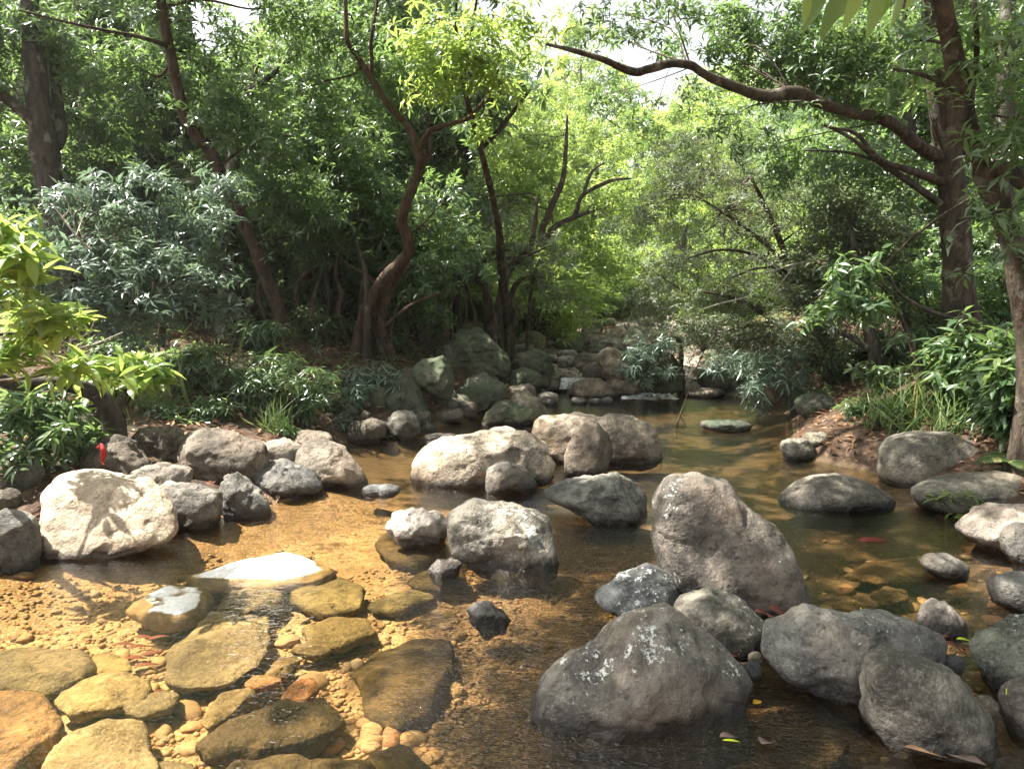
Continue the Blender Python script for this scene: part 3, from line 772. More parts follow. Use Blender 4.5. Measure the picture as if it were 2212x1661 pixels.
stone('big brown boulder at the back of the bank stones', [(372, 985), (385, 940), (430, 925), (500, 935), (570, 965), (582, 1000), (560, 1030), (480, 1042), (410, 1035), (378, 1010)], 'plain', (1.05, .92, .82), .75, 6, .045, .3, 5)
stone('pale lumpy stone half hidden between two bigger bank boulders', (545, 945, 655, 1012), 'pale', (.85, .8, .73), .8, 4, .06)
stone('low dull stone behind the slanted teardrop boulder', (622, 930, 722, 978), 'plain', (.95, .88, .8), .8, 4, .03)
stone('stack-like grey stone in front of the big brown boulder', (288, 1000, 416, 1064), 'plain', (.95, .93, .92), .8, 5, .07, .3, 8)
stone('rough stone with dappled light behind the red cloth boulder', (285, 922, 415, 992), 'plain', (1.0, .9, .8), .7, 5, .09)
stone('dark grooved boulder behind the red cloth strip', [(170, 1000), (190, 955), (240, 940), (290, 960), (332, 1000), (325, 1025), (260, 1035), (190, 1030)], 'plain', (.62, .58, .55), .7, 5, .07)
stone('grey flat boulder under the bent mossy trunk', (80, 878, 228, 965), 'moss', (1, 1, 1), .7, 5, .08)
stone('smooth grey boulder cut by the frame on the bank', [(-70, 1180), (-40, 1120), (10, 1103), (60, 1125), (85, 1165), (80, 1215), (30, 1236), (-50, 1236)], 'plain', (1.05, 1.02, 1), .8, 5, .04)
stone('little stone with a sunny top next to the smooth grey boulder', (58, 1150, 128, 1205), 'plain', (1.1, 1.0, .95), .8, 4, .06)
stone('brown stone sunk in leaf litter above the smooth grey boulder', (-30, 1055, 42, 1105), 'plain', (.7, .62, .55), .8, 4, .05)
stone('round shaded stone beneath the leafy spray near the bank top', (5, 1000, 95, 1060), 'plain', (.75, .72, .68), .8, 4, .05)
stone('flat wet stone by the slanted teardrop boulder tip', (780, 1046, 868, 1072), 'plain', (.75, .8, .85), .7, 4, .05, .5)
# --- left bank, further up
stone('block-like grey stone at the corner of the still side pool', [(750, 935), (755, 912), (800, 902), (835, 912), (835, 940), (825, 952), (775, 957), (752, 950)], 'plain', (.72, .70, .64), .8, 4, .06, .3, 8)
stone('cracked angular stone with a notch beside the block-like stone', [(833, 915), (845, 890), (875, 886), (905, 900), (915, 925), (895, 945), (850, 948), (836, 935)], 'plain', (.7, .69, .63), .8, 4, .07, .3, 9)
stone('small dull stone between the cracked stone and the pair of round ones', (880, 880, 932, 926), 'plain', (.85, .83, .78), .8, 4, .06)
stone('tall dark bell-shaped boulder on the shaded bank', [(820, 870), (835, 825), (855, 806), (885, 808), (905, 835), (925, 875), (922, 890), (870, 896), (825, 888)], 'moss', (.62, .6, .55), .8, 5, .06)
stone('squared dark boulder with one sunlit shoulder', [(884, 792), (915, 775), (955, 766), (982, 785), (985, 820), (975, 850), (935, 845), (900, 830)], 'moss', (.85, .85, .75), .8, 5, .05, .3, 8, zb=.35)
stone('huge rough dark boulder with a slanting top in the shade', [(944, 745), (975, 720), (1030, 708), (1065, 730), (1100, 765), (1112, 790), (1098, 806), (1030, 808), (980, 800), (950, 775)], 'moss', (.95, 1, .95), .75, 6, .07, .3, 6, zb=.38)
stone('dark boulder with pale vertical streaks beside the huge rough one', [(1100, 790), (1112, 762), (1150, 752), (1190, 765), (1198, 800), (1188, 825), (1130, 825), (1105, 815)], 'moss', (.9, .9, .85), .8, 5, .06, zb=.22)
stone('flat dark stone sloping below the squared dark boulder', (912, 836, 990, 886), 'moss', (1, 1, .9), .8, 4, .06, .3, 8, zb=.12)
stone('mossy low stone tucked behind the tall bell-shaped boulder', (915, 805, 972, 842), 'moss', (.9, .95, .85), .8, 4, .06, zb=.28)
stone('smooth olive boulder with a sunny rim among the bank stones', [(1000, 840), (1010, 818), (1045, 808), (1080, 818), (1098, 840), (1090, 870), (1050, 872), (1010, 860)], 'moss', (1.15, 1.1, 1), .8, 5, .04, zb=.15)
stone('stone with one small sun spot ahead of the smooth olive boulder', (982, 832, 1064, 884), 'moss', (1.15, 1.1, 1.0), .8, 4, .05, zb=.1)
stone('leaning grey stone between the flat dark stone and the round pair', (950, 850, 1020, 892), 'plain', (.8, .8, .74), .8, 4, .05, .3, 8, zb=.08)
stone('low rounded stone at the waterline, longer one of the round pair', (925, 880, 1005, 914), 'plain', (.7, .66, .6), .8, 4, .04)
stone('rounder stone of the pair, set just behind its longer partner', (970, 864, 1034, 904), 'plain', (.7, .68, .62), .8, 4, .04)
stone('pitted humpback boulder at the mouth of the side pool', [(1034, 912), (1050, 885), (1080, 866), (1130, 866), (1165, 885), (1175, 905), (1150, 916), (1100, 915), (1060, 918)], 'moss', (1.2, 1.2, 1.05), .75, 5, .07)
stone('small pointed stone resting against the pitted humpback boulder', (1085, 892, 1142, 918), 'plain', (1.1, 1.02, .9), .8, 4, .07)
stone('steep brown stone with a jagged wet edge beside the pool', [(1098, 870), (1110, 848), (1140, 842), (1165, 862), (1190, 895), (1198, 908), (1180, 915), (1140, 885)], 'plain', (1, .93, .82), .8, 4, .07)
stone('flat-faced dark block behind the steep brown stone', (1095, 795, 1172, 842), 'moss', (.8, .8, .75), .8, 4, .04, .3, 9, zb=.15)
stone('grey stone bridging the dark block and the rapids', (1090, 828, 1160, 862), 'plain', (.95, .92, .85), .8, 4, .05, zb=.08)
stone('small smooth stone at the edge of the upper rapid', (1168, 806, 1212, 838), 'plain', (.85, .82, .75), .8, 4, .04, zb=.12)
stone('dark flat stone with water slipping past on both sides', (1175, 826, 1232, 848), 'plain', (.6, .56, .52), .8, 4, .04)
stone('little stone left by the pool rim under the steep brown one', (1160, 846, 1208, 876), 'plain', (.85, .82, .75), .8, 4, .05)
stone('thin flat stone awash in the dark side pool', (912, 936, 992, 952), 'plain', (1, .9, .82), .8, 4, .05, .5)
stone('pale flat rock just showing behind the loaf boulder', (1050, 922, 1120, 948), 'pale', (1, .95, .9), .8, 4, .05, .5)
# --- head of the pool and upper stream
stone('humped brown boulder with a sunlit crown at the pool head', [(1228, 848), (1235, 826), (1265, 816), (1300, 817), (1325, 835), (1345, 856), (1320, 860), (1270, 860), (1235, 858)], 'plain', (1.05, .95, .82), .75, 5, .045)
stone('low brown stone behind the humped one beside the white water', (1308, 814, 1392, 850), 'plain', (1.0, .9, .78), .8, 4, .05, zb=.06)
stone('triple string of tiny wet stones, flattest one in the pool', (1232, 858, 1272, 874), 'plain', (.7, .72, .78), .8, 3, .05, .5, name='stone', cat='stone')
stone('tiny rounded wet stone in the middle of the string in the pool', (1268, 860, 1300, 874), 'plain', (.65, .65, .68), .8, 3, .05, .5, name='stone', cat='stone')
stone('tiny blue-grey wet stone ending the string in the pool', (1296, 857, 1326, 874), 'plain', (.6, .66, .78), .8, 3, .05, .5, name='stone', cat='stone')
stone('dark sloping boulder above the humped brown one', (1258, 780, 1336, 824), 'plain', (.75, .7, .62), .8, 4, .05, zb=.16)
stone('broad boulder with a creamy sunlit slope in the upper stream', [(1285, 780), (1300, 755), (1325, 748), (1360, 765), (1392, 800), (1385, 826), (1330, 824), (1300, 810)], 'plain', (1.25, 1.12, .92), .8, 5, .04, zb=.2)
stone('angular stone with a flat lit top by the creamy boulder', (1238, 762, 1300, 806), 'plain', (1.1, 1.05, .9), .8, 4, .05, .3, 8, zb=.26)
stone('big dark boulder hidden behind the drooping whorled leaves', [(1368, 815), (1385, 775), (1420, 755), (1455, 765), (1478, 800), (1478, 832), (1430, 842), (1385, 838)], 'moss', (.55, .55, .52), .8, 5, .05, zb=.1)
stone('shallow dark boulder under the overhanging right bank bushes', (1500, 792, 1640, 846), 'moss', (.8, .78, .7), .8, 4, .05, zb=.05)
stone('broken flat rock with a reddish edge at the pool rim', (1470, 838, 1570, 860), 'plain', (.95, .85, .78), .8, 4, .06, zb=.0)
stone('small dry stone in the side channel', (1530, 812, 1590, 832), 'pale', (.8, .75, .68), .8, 3, .05, zb=.12)
stone('tan upright stone behind the hanging leaf stars', (1650, 800, 1712, 868), 'plain', (1, .85, .72), .8, 4, .04)
stone('pinkish stone pair member lying by the upper channel', (1200, 768, 1246, 792), 'plain', (1.1, 1.0, .95), .8, 4, .04, zb=.3)
stone('grey stone capping the channel side under a mossy one', (1200, 756, 1250, 774), 'plain', (.95, .95, .88), .8, 4, .04, zb=.35)
stone('moss-topped boulder midway up the stony channel', (1198, 730, 1262, 762), 'moss', (1.1, 1.2, .9), .8, 4, .05)
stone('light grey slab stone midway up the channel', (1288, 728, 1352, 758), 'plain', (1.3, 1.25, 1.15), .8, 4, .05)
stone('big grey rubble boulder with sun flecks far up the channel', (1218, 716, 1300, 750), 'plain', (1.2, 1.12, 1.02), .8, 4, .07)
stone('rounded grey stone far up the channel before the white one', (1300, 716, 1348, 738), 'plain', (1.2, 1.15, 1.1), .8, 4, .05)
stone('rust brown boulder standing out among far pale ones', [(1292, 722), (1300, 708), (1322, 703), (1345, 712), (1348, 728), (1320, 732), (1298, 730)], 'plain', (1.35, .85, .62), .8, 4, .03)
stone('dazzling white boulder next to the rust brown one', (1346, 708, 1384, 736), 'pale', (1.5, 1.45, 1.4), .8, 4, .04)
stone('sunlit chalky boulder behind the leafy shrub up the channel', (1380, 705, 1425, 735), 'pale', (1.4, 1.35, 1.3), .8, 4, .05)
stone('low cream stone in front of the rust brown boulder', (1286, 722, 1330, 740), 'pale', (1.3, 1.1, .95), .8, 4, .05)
stone('shaded block far up the bank above the huge rough boulder', (1120, 715, 1180, 758), 'moss', (1.2, 1.2, 1.0), .8, 4, .06)
stone('tilted layered stone on the far bank between tree roots', (1170, 698, 1225, 745), 'plain', (.85, .9, .88), .8, 4, .07, .3, 8)
stone('dim rounded stone at the far tree line', (1238, 700, 1275, 722), 'plain', (.8, .85, .85), .8, 4, .04)
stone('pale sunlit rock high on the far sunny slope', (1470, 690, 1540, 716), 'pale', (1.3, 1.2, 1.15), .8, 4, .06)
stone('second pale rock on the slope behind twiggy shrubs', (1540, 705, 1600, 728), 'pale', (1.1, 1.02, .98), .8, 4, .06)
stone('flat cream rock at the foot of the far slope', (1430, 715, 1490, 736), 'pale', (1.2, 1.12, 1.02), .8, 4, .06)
stone('greenish stone at the shaded foot of the leaning thin tree', (730, 835, 800, 880), 'moss', (.9, 1, .9), .8, 4, .06)
stone('brown stone behind the whorled plant on the bank', (800, 830, 842, 880), 'moss', (.8, .8, .7), .8, 4, .06)

# --- drowned slabs in the sunny shallows
TAN = (1.0, .95, .82); OLV = (.72, .69, .56); ORG = (1.5, .82, .50); BRN = (.55, .45, .32)
slab('widest drowned tan slab with a crinkled top in the sunny shallows', [(350, 1455), (358, 1400), (420, 1350), (445, 1312), (585, 1312), (582, 1360), (560, 1420), (470, 1465), (395, 1475)], TAN, -.035, .11, sub=5)
slab('kite-shaped drowned stone below the white-topped one', [(453, 1305), (500, 1270), (590, 1255), (617, 1278), (590, 1304), (520, 1312)], OLV, -.025, .12)
slab('olive drowned stone beside the kite-shaped one', [(622, 1275), (660, 1250), (740, 1240), (790, 1262), (780, 1305), (700, 1315), (650, 1295)], (.75, .7, .45), -.05, .12)
slab('long olive slab at the frame edge under sunny water', [(-60, 1400), (60, 1388), (180, 1395), (206, 1430), (170, 1470), (90, 1492), (-60, 1470)], OLV, -.05, .10)
slab('bumpy yellow drowned stone between red leaves and the olive slab', [(195, 1412), (230, 1405), (280, 1420), (285, 1440), (240, 1456), (205, 1440)], (1.1, .98, .62), -.06, .06, sub=4)
slab('wedge of pale drowned rock above the brown boulder', [(112, 1500), (180, 1460), (270, 1440), (330, 1462), (320, 1500), (230, 1520), (150, 1528)], (1.05, .95, .70), -.04, .10)
slab('rusty brown drowned boulder against the frame edge', [(-80, 1500), (30, 1478), (100, 1495), (135, 1545), (100, 1590), (20, 1640), (-80, 1650)], (.95, .68, .48), -.02, .16, sub=5)
slab('large pale drowned boulder at the bottom of the picture', [(80, 1640), (120, 1580), (220, 1545), (310, 1540), (330, 1590), (352, 1660), (300, 1750), (100, 1750)], (1.1, 1.03, .86), -.02, .16, sub=5)
slab('dark drowned log-like stone with a shaded face', [(418, 1590), (470, 1545), (590, 1515), (720, 1500), (748, 1530), (690, 1580), (560, 1605), (460, 1612)], (.42, .36, .26), -.02, .17, sub=5)
slab('dull flat drowned stone with a pale rim', [(262, 1510), (300, 1492), (370, 1483), (390, 1498), (370, 1525), (300, 1540), (268, 1530)], TAN, -.06, .06)
slab('slim speckled drowned slab pointing to the log-like stone', [(430, 1545), (480, 1490), (545, 1470), (555, 1490), (510, 1530), (450, 1562)], (.95, .85, .62), -.05, .08)
slab('orange drowned brick-shaped stone', [(606, 1500), (640, 1465), (680, 1460), (690, 1478), (665, 1508), (625, 1514)], ORG, -.06, .06)
slab('salmon drowned stone with a flat pointed end', [(527, 1470), (545, 1457), (605, 1460), (612, 1468), (570, 1480), (535, 1482)], (1.6, 1.0, .68), -.06, .05)
slab('rounded brown drowned stone near the gravel bar', [(568, 1450), (590, 1422), (640, 1408), (650, 1425), (620, 1450), (585, 1462)], (.75, .62, .40), -.06, .07)
slab('small plank-shaped drowned stone by the gravel bar', [(625, 1400), (640, 1388), (710, 1388), (716, 1404), (665, 1412)], (.8, .68, .45), -.07, .05)
slab('big brown drowned boulder under the rippled patch', [(760, 1430), (810, 1385), (900, 1360), (980, 1375), (990, 1440), (930, 1530), (850, 1560), (790, 1520)], (.45, .36, .2), -.07, .15, sub=5)
slab('greenish drowned slab above the brown boulder', [(790, 1300), (850, 1275), (930, 1265), (940, 1285), (870, 1312), (810, 1315)], (.62, .58, .36), -.08, .08)
slab('dim drowned slab near the gravel patch', [(650, 1350), (720, 1320), (800, 1325), (810, 1360), (740, 1390), (670, 1385)], (.72, .64, .38), -.06, .09)
slab('dark drowned rock cut by the lower frame', [(440, 1690), (500, 1640), (640, 1620), (800, 1630), (830, 1680), (700, 1740), (500, 1740)], (.45, .38, .27), -.03, .14, sub=5)
slab('brown drowned rock with pale scratches near the lower frame', [(760, 1660), (800, 1610), (880, 1600), (930, 1640), (900, 1700), (800, 1710)], (.55, .45, .28), -.06, .10)
slab('slate coloured drowned stone beneath the log-like stone', [(325, 1660), (340, 1636), (415, 1640), (420, 1655), (370, 1678), (335, 1676)], (.8, .75, .62), -.06, .06)
slab('drowned brown slab between the pyramid and egg boulders', [(1660, 1620), (1700, 1570), (1800, 1560), (1840, 1600), (1790, 1650), (1700, 1660)], (.3, .25, .18), -.05, .07)
slab('sunken base stone round the bright knobbly one', [(835, 1200), (805, 1165), (830, 1140), (960, 1150), (970, 1190), (900, 1215)], (.45, .38, .24), -.06, .10)
slab('sunken base stone round the small wet one', [(880, 1245), (910, 1222), (1000, 1225), (1010, 1250), (960, 1268), (900, 1262)], (.5, .42, .25), -.05, .09)
slab('flat brown stone under the clear dark pool', [(1820, 1240), (1880, 1205), (1990, 1195), (2060, 1215), (2020, 1245), (1900, 1255)], (.6, .45, .3), -.07, .07)
slab('small block on the bed of the dark pool', [(1880, 1280), (1910, 1265), (1960, 1268), (1965, 1290), (1910, 1300)], (.55, .42, .28), -.08, .05)

# --- gravel: countable cobbles on the bed, then the gravel nobody could count
def cobble_mesh(sub, seed, flat):
    p, Fc = ico(sub)
    r = np.random.default_rng(seed)
    V = rough_shape(p, 1, seed, 4, r) * np.array([1, r.uniform(.6, .9), flat])
    V += unit(p) * (fbm(p * 1.3 + r.uniform(0, 50, 3), 3) * .12)[:, None]
    return V, Fc
protos = []
for k in range(6):
    V, Fc = cobble_mesh(3, 40 + k, rng.uniform(.35, .6))
    protos.append(mesh_np('cobble', V, Fc, M['pebble'], attrs={'rnd': np.zeros(len(V))}))
cnt = 0; tries = 0
while cnt < 150 and tries < 6000:
    tries += 1
    if rng.random() < .8: px, py = rng.uniform(0, 1000), rng.uniform(1250, 1670)
    else: px, py = rng.uniform(1650, 2200), rng.uniform(1120, 1330)
    w = on(px, py, -.08)
    g = gz(w[0], w[1])
    if g > -.03: continue
    sz = rng.uniform(.022, .055) * rng.choice([1, 1, 1.3])
    o = link('cobble', protos[cnt % 6], None, (w[0], w[1], g + sz * .18))
    o.scale = (sz, sz, sz); o.rotation_euler = (rng.normal() * .2, rng.normal() * .2, rng.uniform(0, 6.28))
    tag(o, 'small cobble lying on the amber stream bed under clear water', 'stone', 'cobbles on the stream bed')
    cnt += 1
def gravel():
    mb = MB(); A = []
    base = [cobble_mesh(1, 80 + k, .5) for k in range(5)]
    n = 0
    for k in range(15000):
        py = rng.uniform(1150, 1740); px = rng.uniform(-150, 1200 if rng.random() < .75 else 2300)
        w = on(px, py, -.08)
        g = gz(w[0], w[1])
        if g > -.01: continue
        if pnoise(np.array([[w[0] * 1.7, w[1] * 1.7, 4.4]]))[0] < -.22: continue
        V, Fc = base[k % 5]
        sz = .005 + .017 * rng.random() ** 2.6
        a = rng.uniform(0, 6.28); c, s = cos(a), sin(a)
        V = V @ np.array([[c, s, 0], [-s, c, 0], [0, 0, 1]]) * sz + np.array([w[0], w[1], g + sz * .2])
        mb.add(V, None, Fc); A.append(np.full(len(V), rng.random()))
    me = mesh_np('gravel', np.vstack(mb.V), np.vstack(mb.T), M['pebble'], True, {'rnd': np.concatenate(A)})
    tag(link('gravel', me), 'fine amber gravel covering the stream bed', 'gravel', kind='stuff')
gravel()

# --- rubble: countable small stones choking the upper channel and the foot of the bank
rub = []
for k in range(5):
    p, Fc = ico(3); r = np.random.default_rng(900 + k)
    V = rough_shape(p, 1, k, 9, r) * np.array([1, r.uniform(.6, .9), r.uniform(.5, .8)])
    V += unit(p) * (fbm(p * 1.6 + r.uniform(0, 50, 3), 4) * .16)[:, None]
    rub.append(mesh_np('rubble_stone', V, Fc, M['plain' if k < 3 else 'moss']))
cnt = 0
for t in range(4000):
    if cnt >= 170: break
    if cnt < 110:
        y = rng.uniform(11.2, 24); x = rng.uniform(np.interp(y, LY, LX) - .7, np.interp(y, RY, RX) + .9)
    else:
        y = rng.uniform(7.6, 11.5); x = np.interp(y, LY, LX) - rng.uniform(-.1, 1.1)
    g = gz(x, y)
    if g < -.04: continue
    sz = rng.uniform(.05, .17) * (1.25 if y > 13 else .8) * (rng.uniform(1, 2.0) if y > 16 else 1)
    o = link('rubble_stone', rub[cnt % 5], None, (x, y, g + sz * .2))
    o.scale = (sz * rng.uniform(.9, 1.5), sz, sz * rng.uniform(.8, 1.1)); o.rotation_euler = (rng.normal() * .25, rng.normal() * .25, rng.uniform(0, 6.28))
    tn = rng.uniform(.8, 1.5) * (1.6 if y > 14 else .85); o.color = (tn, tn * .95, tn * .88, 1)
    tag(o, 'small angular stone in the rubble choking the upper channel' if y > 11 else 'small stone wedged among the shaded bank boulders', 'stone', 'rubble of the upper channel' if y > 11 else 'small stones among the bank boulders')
    cnt += 1
# ------------------------------------------------------------------ sun patches (gaps in the canopy)
hole(330, 1380, 430, 330, 0, .18)       # sunny shallows
hole(640, 1270, 220, 130, 0, .2)
hole(120, 1600, 420, 150, 0, .15)
hole(240, 1105, 175, 110, .25, .10)      # white boulder
hole(1010, 975, 120, 30, .25, .3)       # loaf boulder
hole(1215, 935, 45, 30, .25, .35)
hole(1405, 955, 26, 30, .25, .35)
hole(900, 1130, 65, 38, .1, .3)
hole(1075, 1120, 110, 35, .25, .45)
hole(1300, 1040, 85, 16, .2, .35)
hole(1500, 1060, 75, 28, .5, .5)
hole(1480, 1320, 30, 40, .2, .4)
hole(1590, 1400, 45, 25, .2, .5)
hole(1800, 1385, 30, 25, .2, .4)
hole(1960, 1370, 50, 20, .2, .4)
hole(2180, 1120, 60, 25, .25, .3)
hole(2150, 1400, 26, 50, .3, .4)
hole(720, 985, 70, 40, .2, .35)
hole(470, 960, 110, 40, .2, .5)
hole(610, 970, 60, 30, .2, .5)
hole(410, 1090, 55, 30, .2, .5)
hole(960, 1075, 120, 14, 0, .4)
hole(1040, 1270, 90, 26, 0, .4)
hole(1280, 1190, 40, 16, 0, .5)
hole(900, 1430, 90, 40, 0, .5)
hole(1780, 935, 90, 22, .1, .5)
hole(1280, 840, 40, 14, .3, .5)
hole(930, 790, 40, 20, .7, .5)
hole(1800, 1620, 90, 25, 0, .6)
hole(1880, 1300, 60, 14, 0, .5)
hole_w(2.6, 17.5, 2.6, 3.4, .5, .3)     # far channel
hole_w(3.2, 22, 3.0, 4, 1, .3)
hole_w(-3.6, 7.4, 1.9, 1.2, 2.0, .3)
hole_w(-.5, 8.2, 1.2, .9, 4.0, .3)
hole_w(-2.6, 5.2, .5, .4, .9, .3)
hole_w(3.4, 7.2, .5, .4, .3, .5)
hole_w(-6.3, 20, 2.6, 3.0, 1.4, .3)     # meadow behind the trees

# sunlit sides of the crowns
for (px, py, Yd, r) in ((470, 110, 9.2, .6), (545, 260, 9.3, .5), (690, 480, 9.8, .5), (860, 140, 9, .6), (965, 480, 9.8, .5), (640, 380, 9.7, .5), (300, 170, 9.4, .5), (760, 330, 10.8, .6), (200, 300, 10.2, .6), (560, 470, 10.4, .4), (700, 200, 10.4, .6), (1150, 540, 12, .6), (1050, 510, 12, .5), (1550, 380, 11.2, .7), (1640, 500, 10.2, .6), (1820, 590, 7.4, .5), (1700, 330, 9.6, .5), (1880, 110, 8, .5), (2150, 820, 5.3, .35), (1500, 640, 11, .6), (1700, 650, 9.6, .5)):
    q = at(px, py, Yd); hole_w(q[0], q[1], r, r * .8, q[2] + .15, .5)

# ------------------------------------------------------------------ vegetation builders
def clump_points(c, rad, n, per, cr, flat=.35, shell=.55):
    """n leafy sprays inside the ellipsoid c/rad; per shoots in each -> shoot tips, axes, spray centres"""
    u = unit(rng.normal(size=(n, 3))) * (rng.random((n, 1)) ** shell)
    cc = np.asarray(c)[None] + u * np.asarray(rad)[None]
    r = cr * rng.uniform(.6, 1.25, n)
    a = rng.random((n, per)) * 2 * pi; q = np.sqrt(rng.random((n, per)))
    out = np.stack([np.cos(a), np.sin(a), 0 * a], -1)
    tilt = rng.normal(size=(n, 1, 2)) * .35
    off = out * (q * r[:, None])[..., None]
    off[..., 2] = -flat * q * q * r[:, None] + (off[..., :2] * tilt).sum(-1) + rng.normal(size=q.shape) * cr * .16
    P = (cc[:, None] + off).reshape(-1, 3)
    A = (out * (q * .9)[..., None] + np.array([0, 0, 1.0]) + rng.normal(size=off.shape) * .3).reshape(-1, 3)
    wr_ = np.repeat(rng.random(n), per) * .6 + rng.random(n * per) * .4
    return P, A, cc, wr_

def pxblob(b, k, cr):
    px, py, Y, rx, ry = b[:5]
    s = Y / F
    rz = b[5] if len(b) > 5 and b[5] else max(rx, ry) * s * .8
    kk = b[6] if len(b) > 6 else 1.0
    c = at(px, py, Y)
    rad = np.array([rx * s, rz, ry * s])
    n = max(3, int(pi * rad[0] * rad[2] * k * kk))
    return c, rad, n

def limb_to(mb, skel, skr, tgt, r1, seed, sag=.12, k=6, cap=1.0):
    d = np.linalg.norm(skel - tgt[None], axis=1) + np.maximum(0, skel[:, 2] - tgt[2]) * .6
    j = int(np.argmin(d)); a = skel[j]; L = np.linalg.norm(tgt - a)
    r0 = min(skr[j] * .6, .008 + .011 * L, cap)
    m1 = a + (tgt - a) * .35 + rng.normal(size=3) * L * .09 + np.array([0, 0, L * sag])
    m2 = a + (tgt - a) * .7 + rng.normal(size=3) * L * .08 + np.array([0, 0, L * sag * .7])
    P, R = [a, m1, m2, tgt], [r0, r0 * .75, r0 * .5, r1]
    mb.add(*tube(P, R, k, .06, 4, seed))
    return smooth_path(P, R, 4)

TREES = []
def tree(name, label, trunk, branches=(), blobs=(), wblobs=(), mat='leaf', bark='bark', L=.12, wr=.26, nleaf=7, per=11, cr=.33, k=30,
         el=(-30, 40), droop=.3, nseg=2, cat='tree', base=None, carve=True, twigs=True, group=None, flat=.35, crown='crown', stem='trunk', ysc=1.0):
    """trunk/branches: picture-traced paths (px, py, distance, width px) turned into world tubes"""
    def wpath(p):
        P = np.array([at(q[0], q[1], q[2]) for q in p]); R = np.array([q[3] * .5 * q[2] / F for q in p])
        return P, R
    paths = [wpath(p) for p in trunk]
    P0 = paths[0][0][0].copy()
    b = np.array([P0[0], P0[1], gz(P0[0], P0[1])])
    root = empty(name, b, label, cat, group)
    mb = MB(); skel, skr = [], []
    for n_, (P, R) in enumerate(paths):
        if n_ == 0 or base == 'all':
            g = gz(P[0][0], P[0][1])
            P = np.vstack([[P[0][0], P[0][1], g - .15], [P[0][0], P[0][1], g + .04], P] if P[0][2] > g + .1 else [[P[0][0], P[0][1], min(g, P[0][2]) - .15], P])
            R = np.concatenate([[R[0] * 1.7, R[0] * 1.25][: len(P) - len(R)], R])
        mb.add(*tube(P, R, 10, .09, 6, n_ * 3.1))
        a, r = smooth_path(P, R, 6); skel.append(a); skr.append(r)
    br = []
    for p in branches:
        P, R = wpath(p)
        br.append((P, R)); a, r = smooth_path(P, R, 6); skel.append(a); skr.append(r)
    SK, SR = np.vstack(skel), np.concatenate(skr)
    sel = SK[:, 2] > b[2] + .3
    if sel.sum() < 4: sel = SK[:, 2] > np.median(SK[:, 2])
    SK, SR = SK[sel], SR[sel]
    Ps, As, Ws = [], [], []
    for kind, bl in [('p', x) for x in blobs] + [('w', x) for x in wblobs]:
        if kind == 'p': c, rad, n = pxblob(bl, k, cr)
        else:
            c = np.array(bl[:3]); rad = np.array(bl[3:6]); n = int(bl[6])
        P, A, cc, w = clump_points(c, rad, n, per, cr, flat)
        if carve:
            keep = ~in_sun(P) | (rng.random(len(P)) < .03)
            P, A, w = P[keep], A[keep], w[keep]
            kc = ~in_sun(cc)
        else: kc = np.ones(len(cc), bool)
        Ps.append(P); As.append(A); Ws.append(w)
        if twigs and kc.any():
            if kind == 'w':      # high unseen crown added for shade: limb leaves the trunk near its top
                hi = SK[:, 2] > SK[:, 2].max() - 1.0
                lp, lr = limb_to(mb, SK[hi], np.maximum(SR[hi], .03), c, .01, n * 1.7)
            else: lp, lr = limb_to(mb, SK, SR, c + rng.normal(size=3) * rad * .2, .004, n * 1.7, .05, 6, .009 if name == 'great_limb_tree' else .02)
            m = kc.nonzero()[0][: 60 if kind == 'p' else 30]
            for q in m:
                limb_to(mb, lp, lr, cc[q], .003, q * .77, .06, 4)
    link(stem, mb.mesh(stem, M[bark], b), root)
    for P, R in br:
        m2 = MB(); m2.add(*tube(P, R, 9, .08, 6, P[0][0]))
        link('branch', m2.mesh('branch', M[bark], b), root)
    if Ps:
        P, A, w = np.vstack(Ps), np.vstack(As), np.concatenate(Ws)
        V, Qd, T, at_ = whorls(P, A, nleaf, L, wr, el, droop, nseg, wrnd=w)
        link(crown, mesh_np(crown, V - b, [x for x in (T, Qd) if x is not None], M[mat], False, {'rnd': at_}), root)
        global NLEAF
        NLEAF += len(P) * nleaf
    return root
NLEAF = 0

# ------------------------------------------------------------------ the traced trees, left of the stream
tree('stream_tree', 'slim tree slanting up from the litter bank with one thin pale side bough',
     [[(632, 772, 9.5, 34.0), (600, 670, 9.5, 28.9), (572, 590, 9.4, 27.2), (540, 510, 9.3, 25.5), (500, 430, 9.2, 25.5), (455, 330, 9.1, 24.6), (407, 270, 9, 23.8), (386, 200, 8.9, 22.1), (365, 100, 8.8, 21.2), (347, 0, 8.7, 19.6), (330, -110, 8.6, 15.3), (340, -260, 8.5, 8.5)]],
     [[(365, 100, 8.8, 11.0), (300, 80, 8.3, 8.5), (220, 65, 7.8, 6.8), (130, 45, 7.4, 5.1), (40, 22, 7.1, 3.4)]],
     [(545, 250, 9.3, 120, 90), (470, 110, 9.2, 110, 90), (610, 400, 9.6, 120, 80), (300, 170, 9.4, 100, 110), (690, 470, 9.8, 100, 70), (420, 10, 9, 150, 60), (560, 30, 9.2, 120, 70), (440, 250, 8.7, 60, 45), (630, 300, 8.9, 70, 50)],
     [(-3.2, 7.8, 6.0, 2.4, 2.0, 1.0, 150), (-2.6, 5.4, 5.8, 2.1, 1.7, .8, 150), (-.9, 6.0, 6.8, 1.5, 1.3, .6, 70), (-1.9, 3.3, 5.9, 2.3, 1.2, .7, 150)], L=.125, bark='bark_red')  # last list: crown parts above the view, added to shade the stream rocks
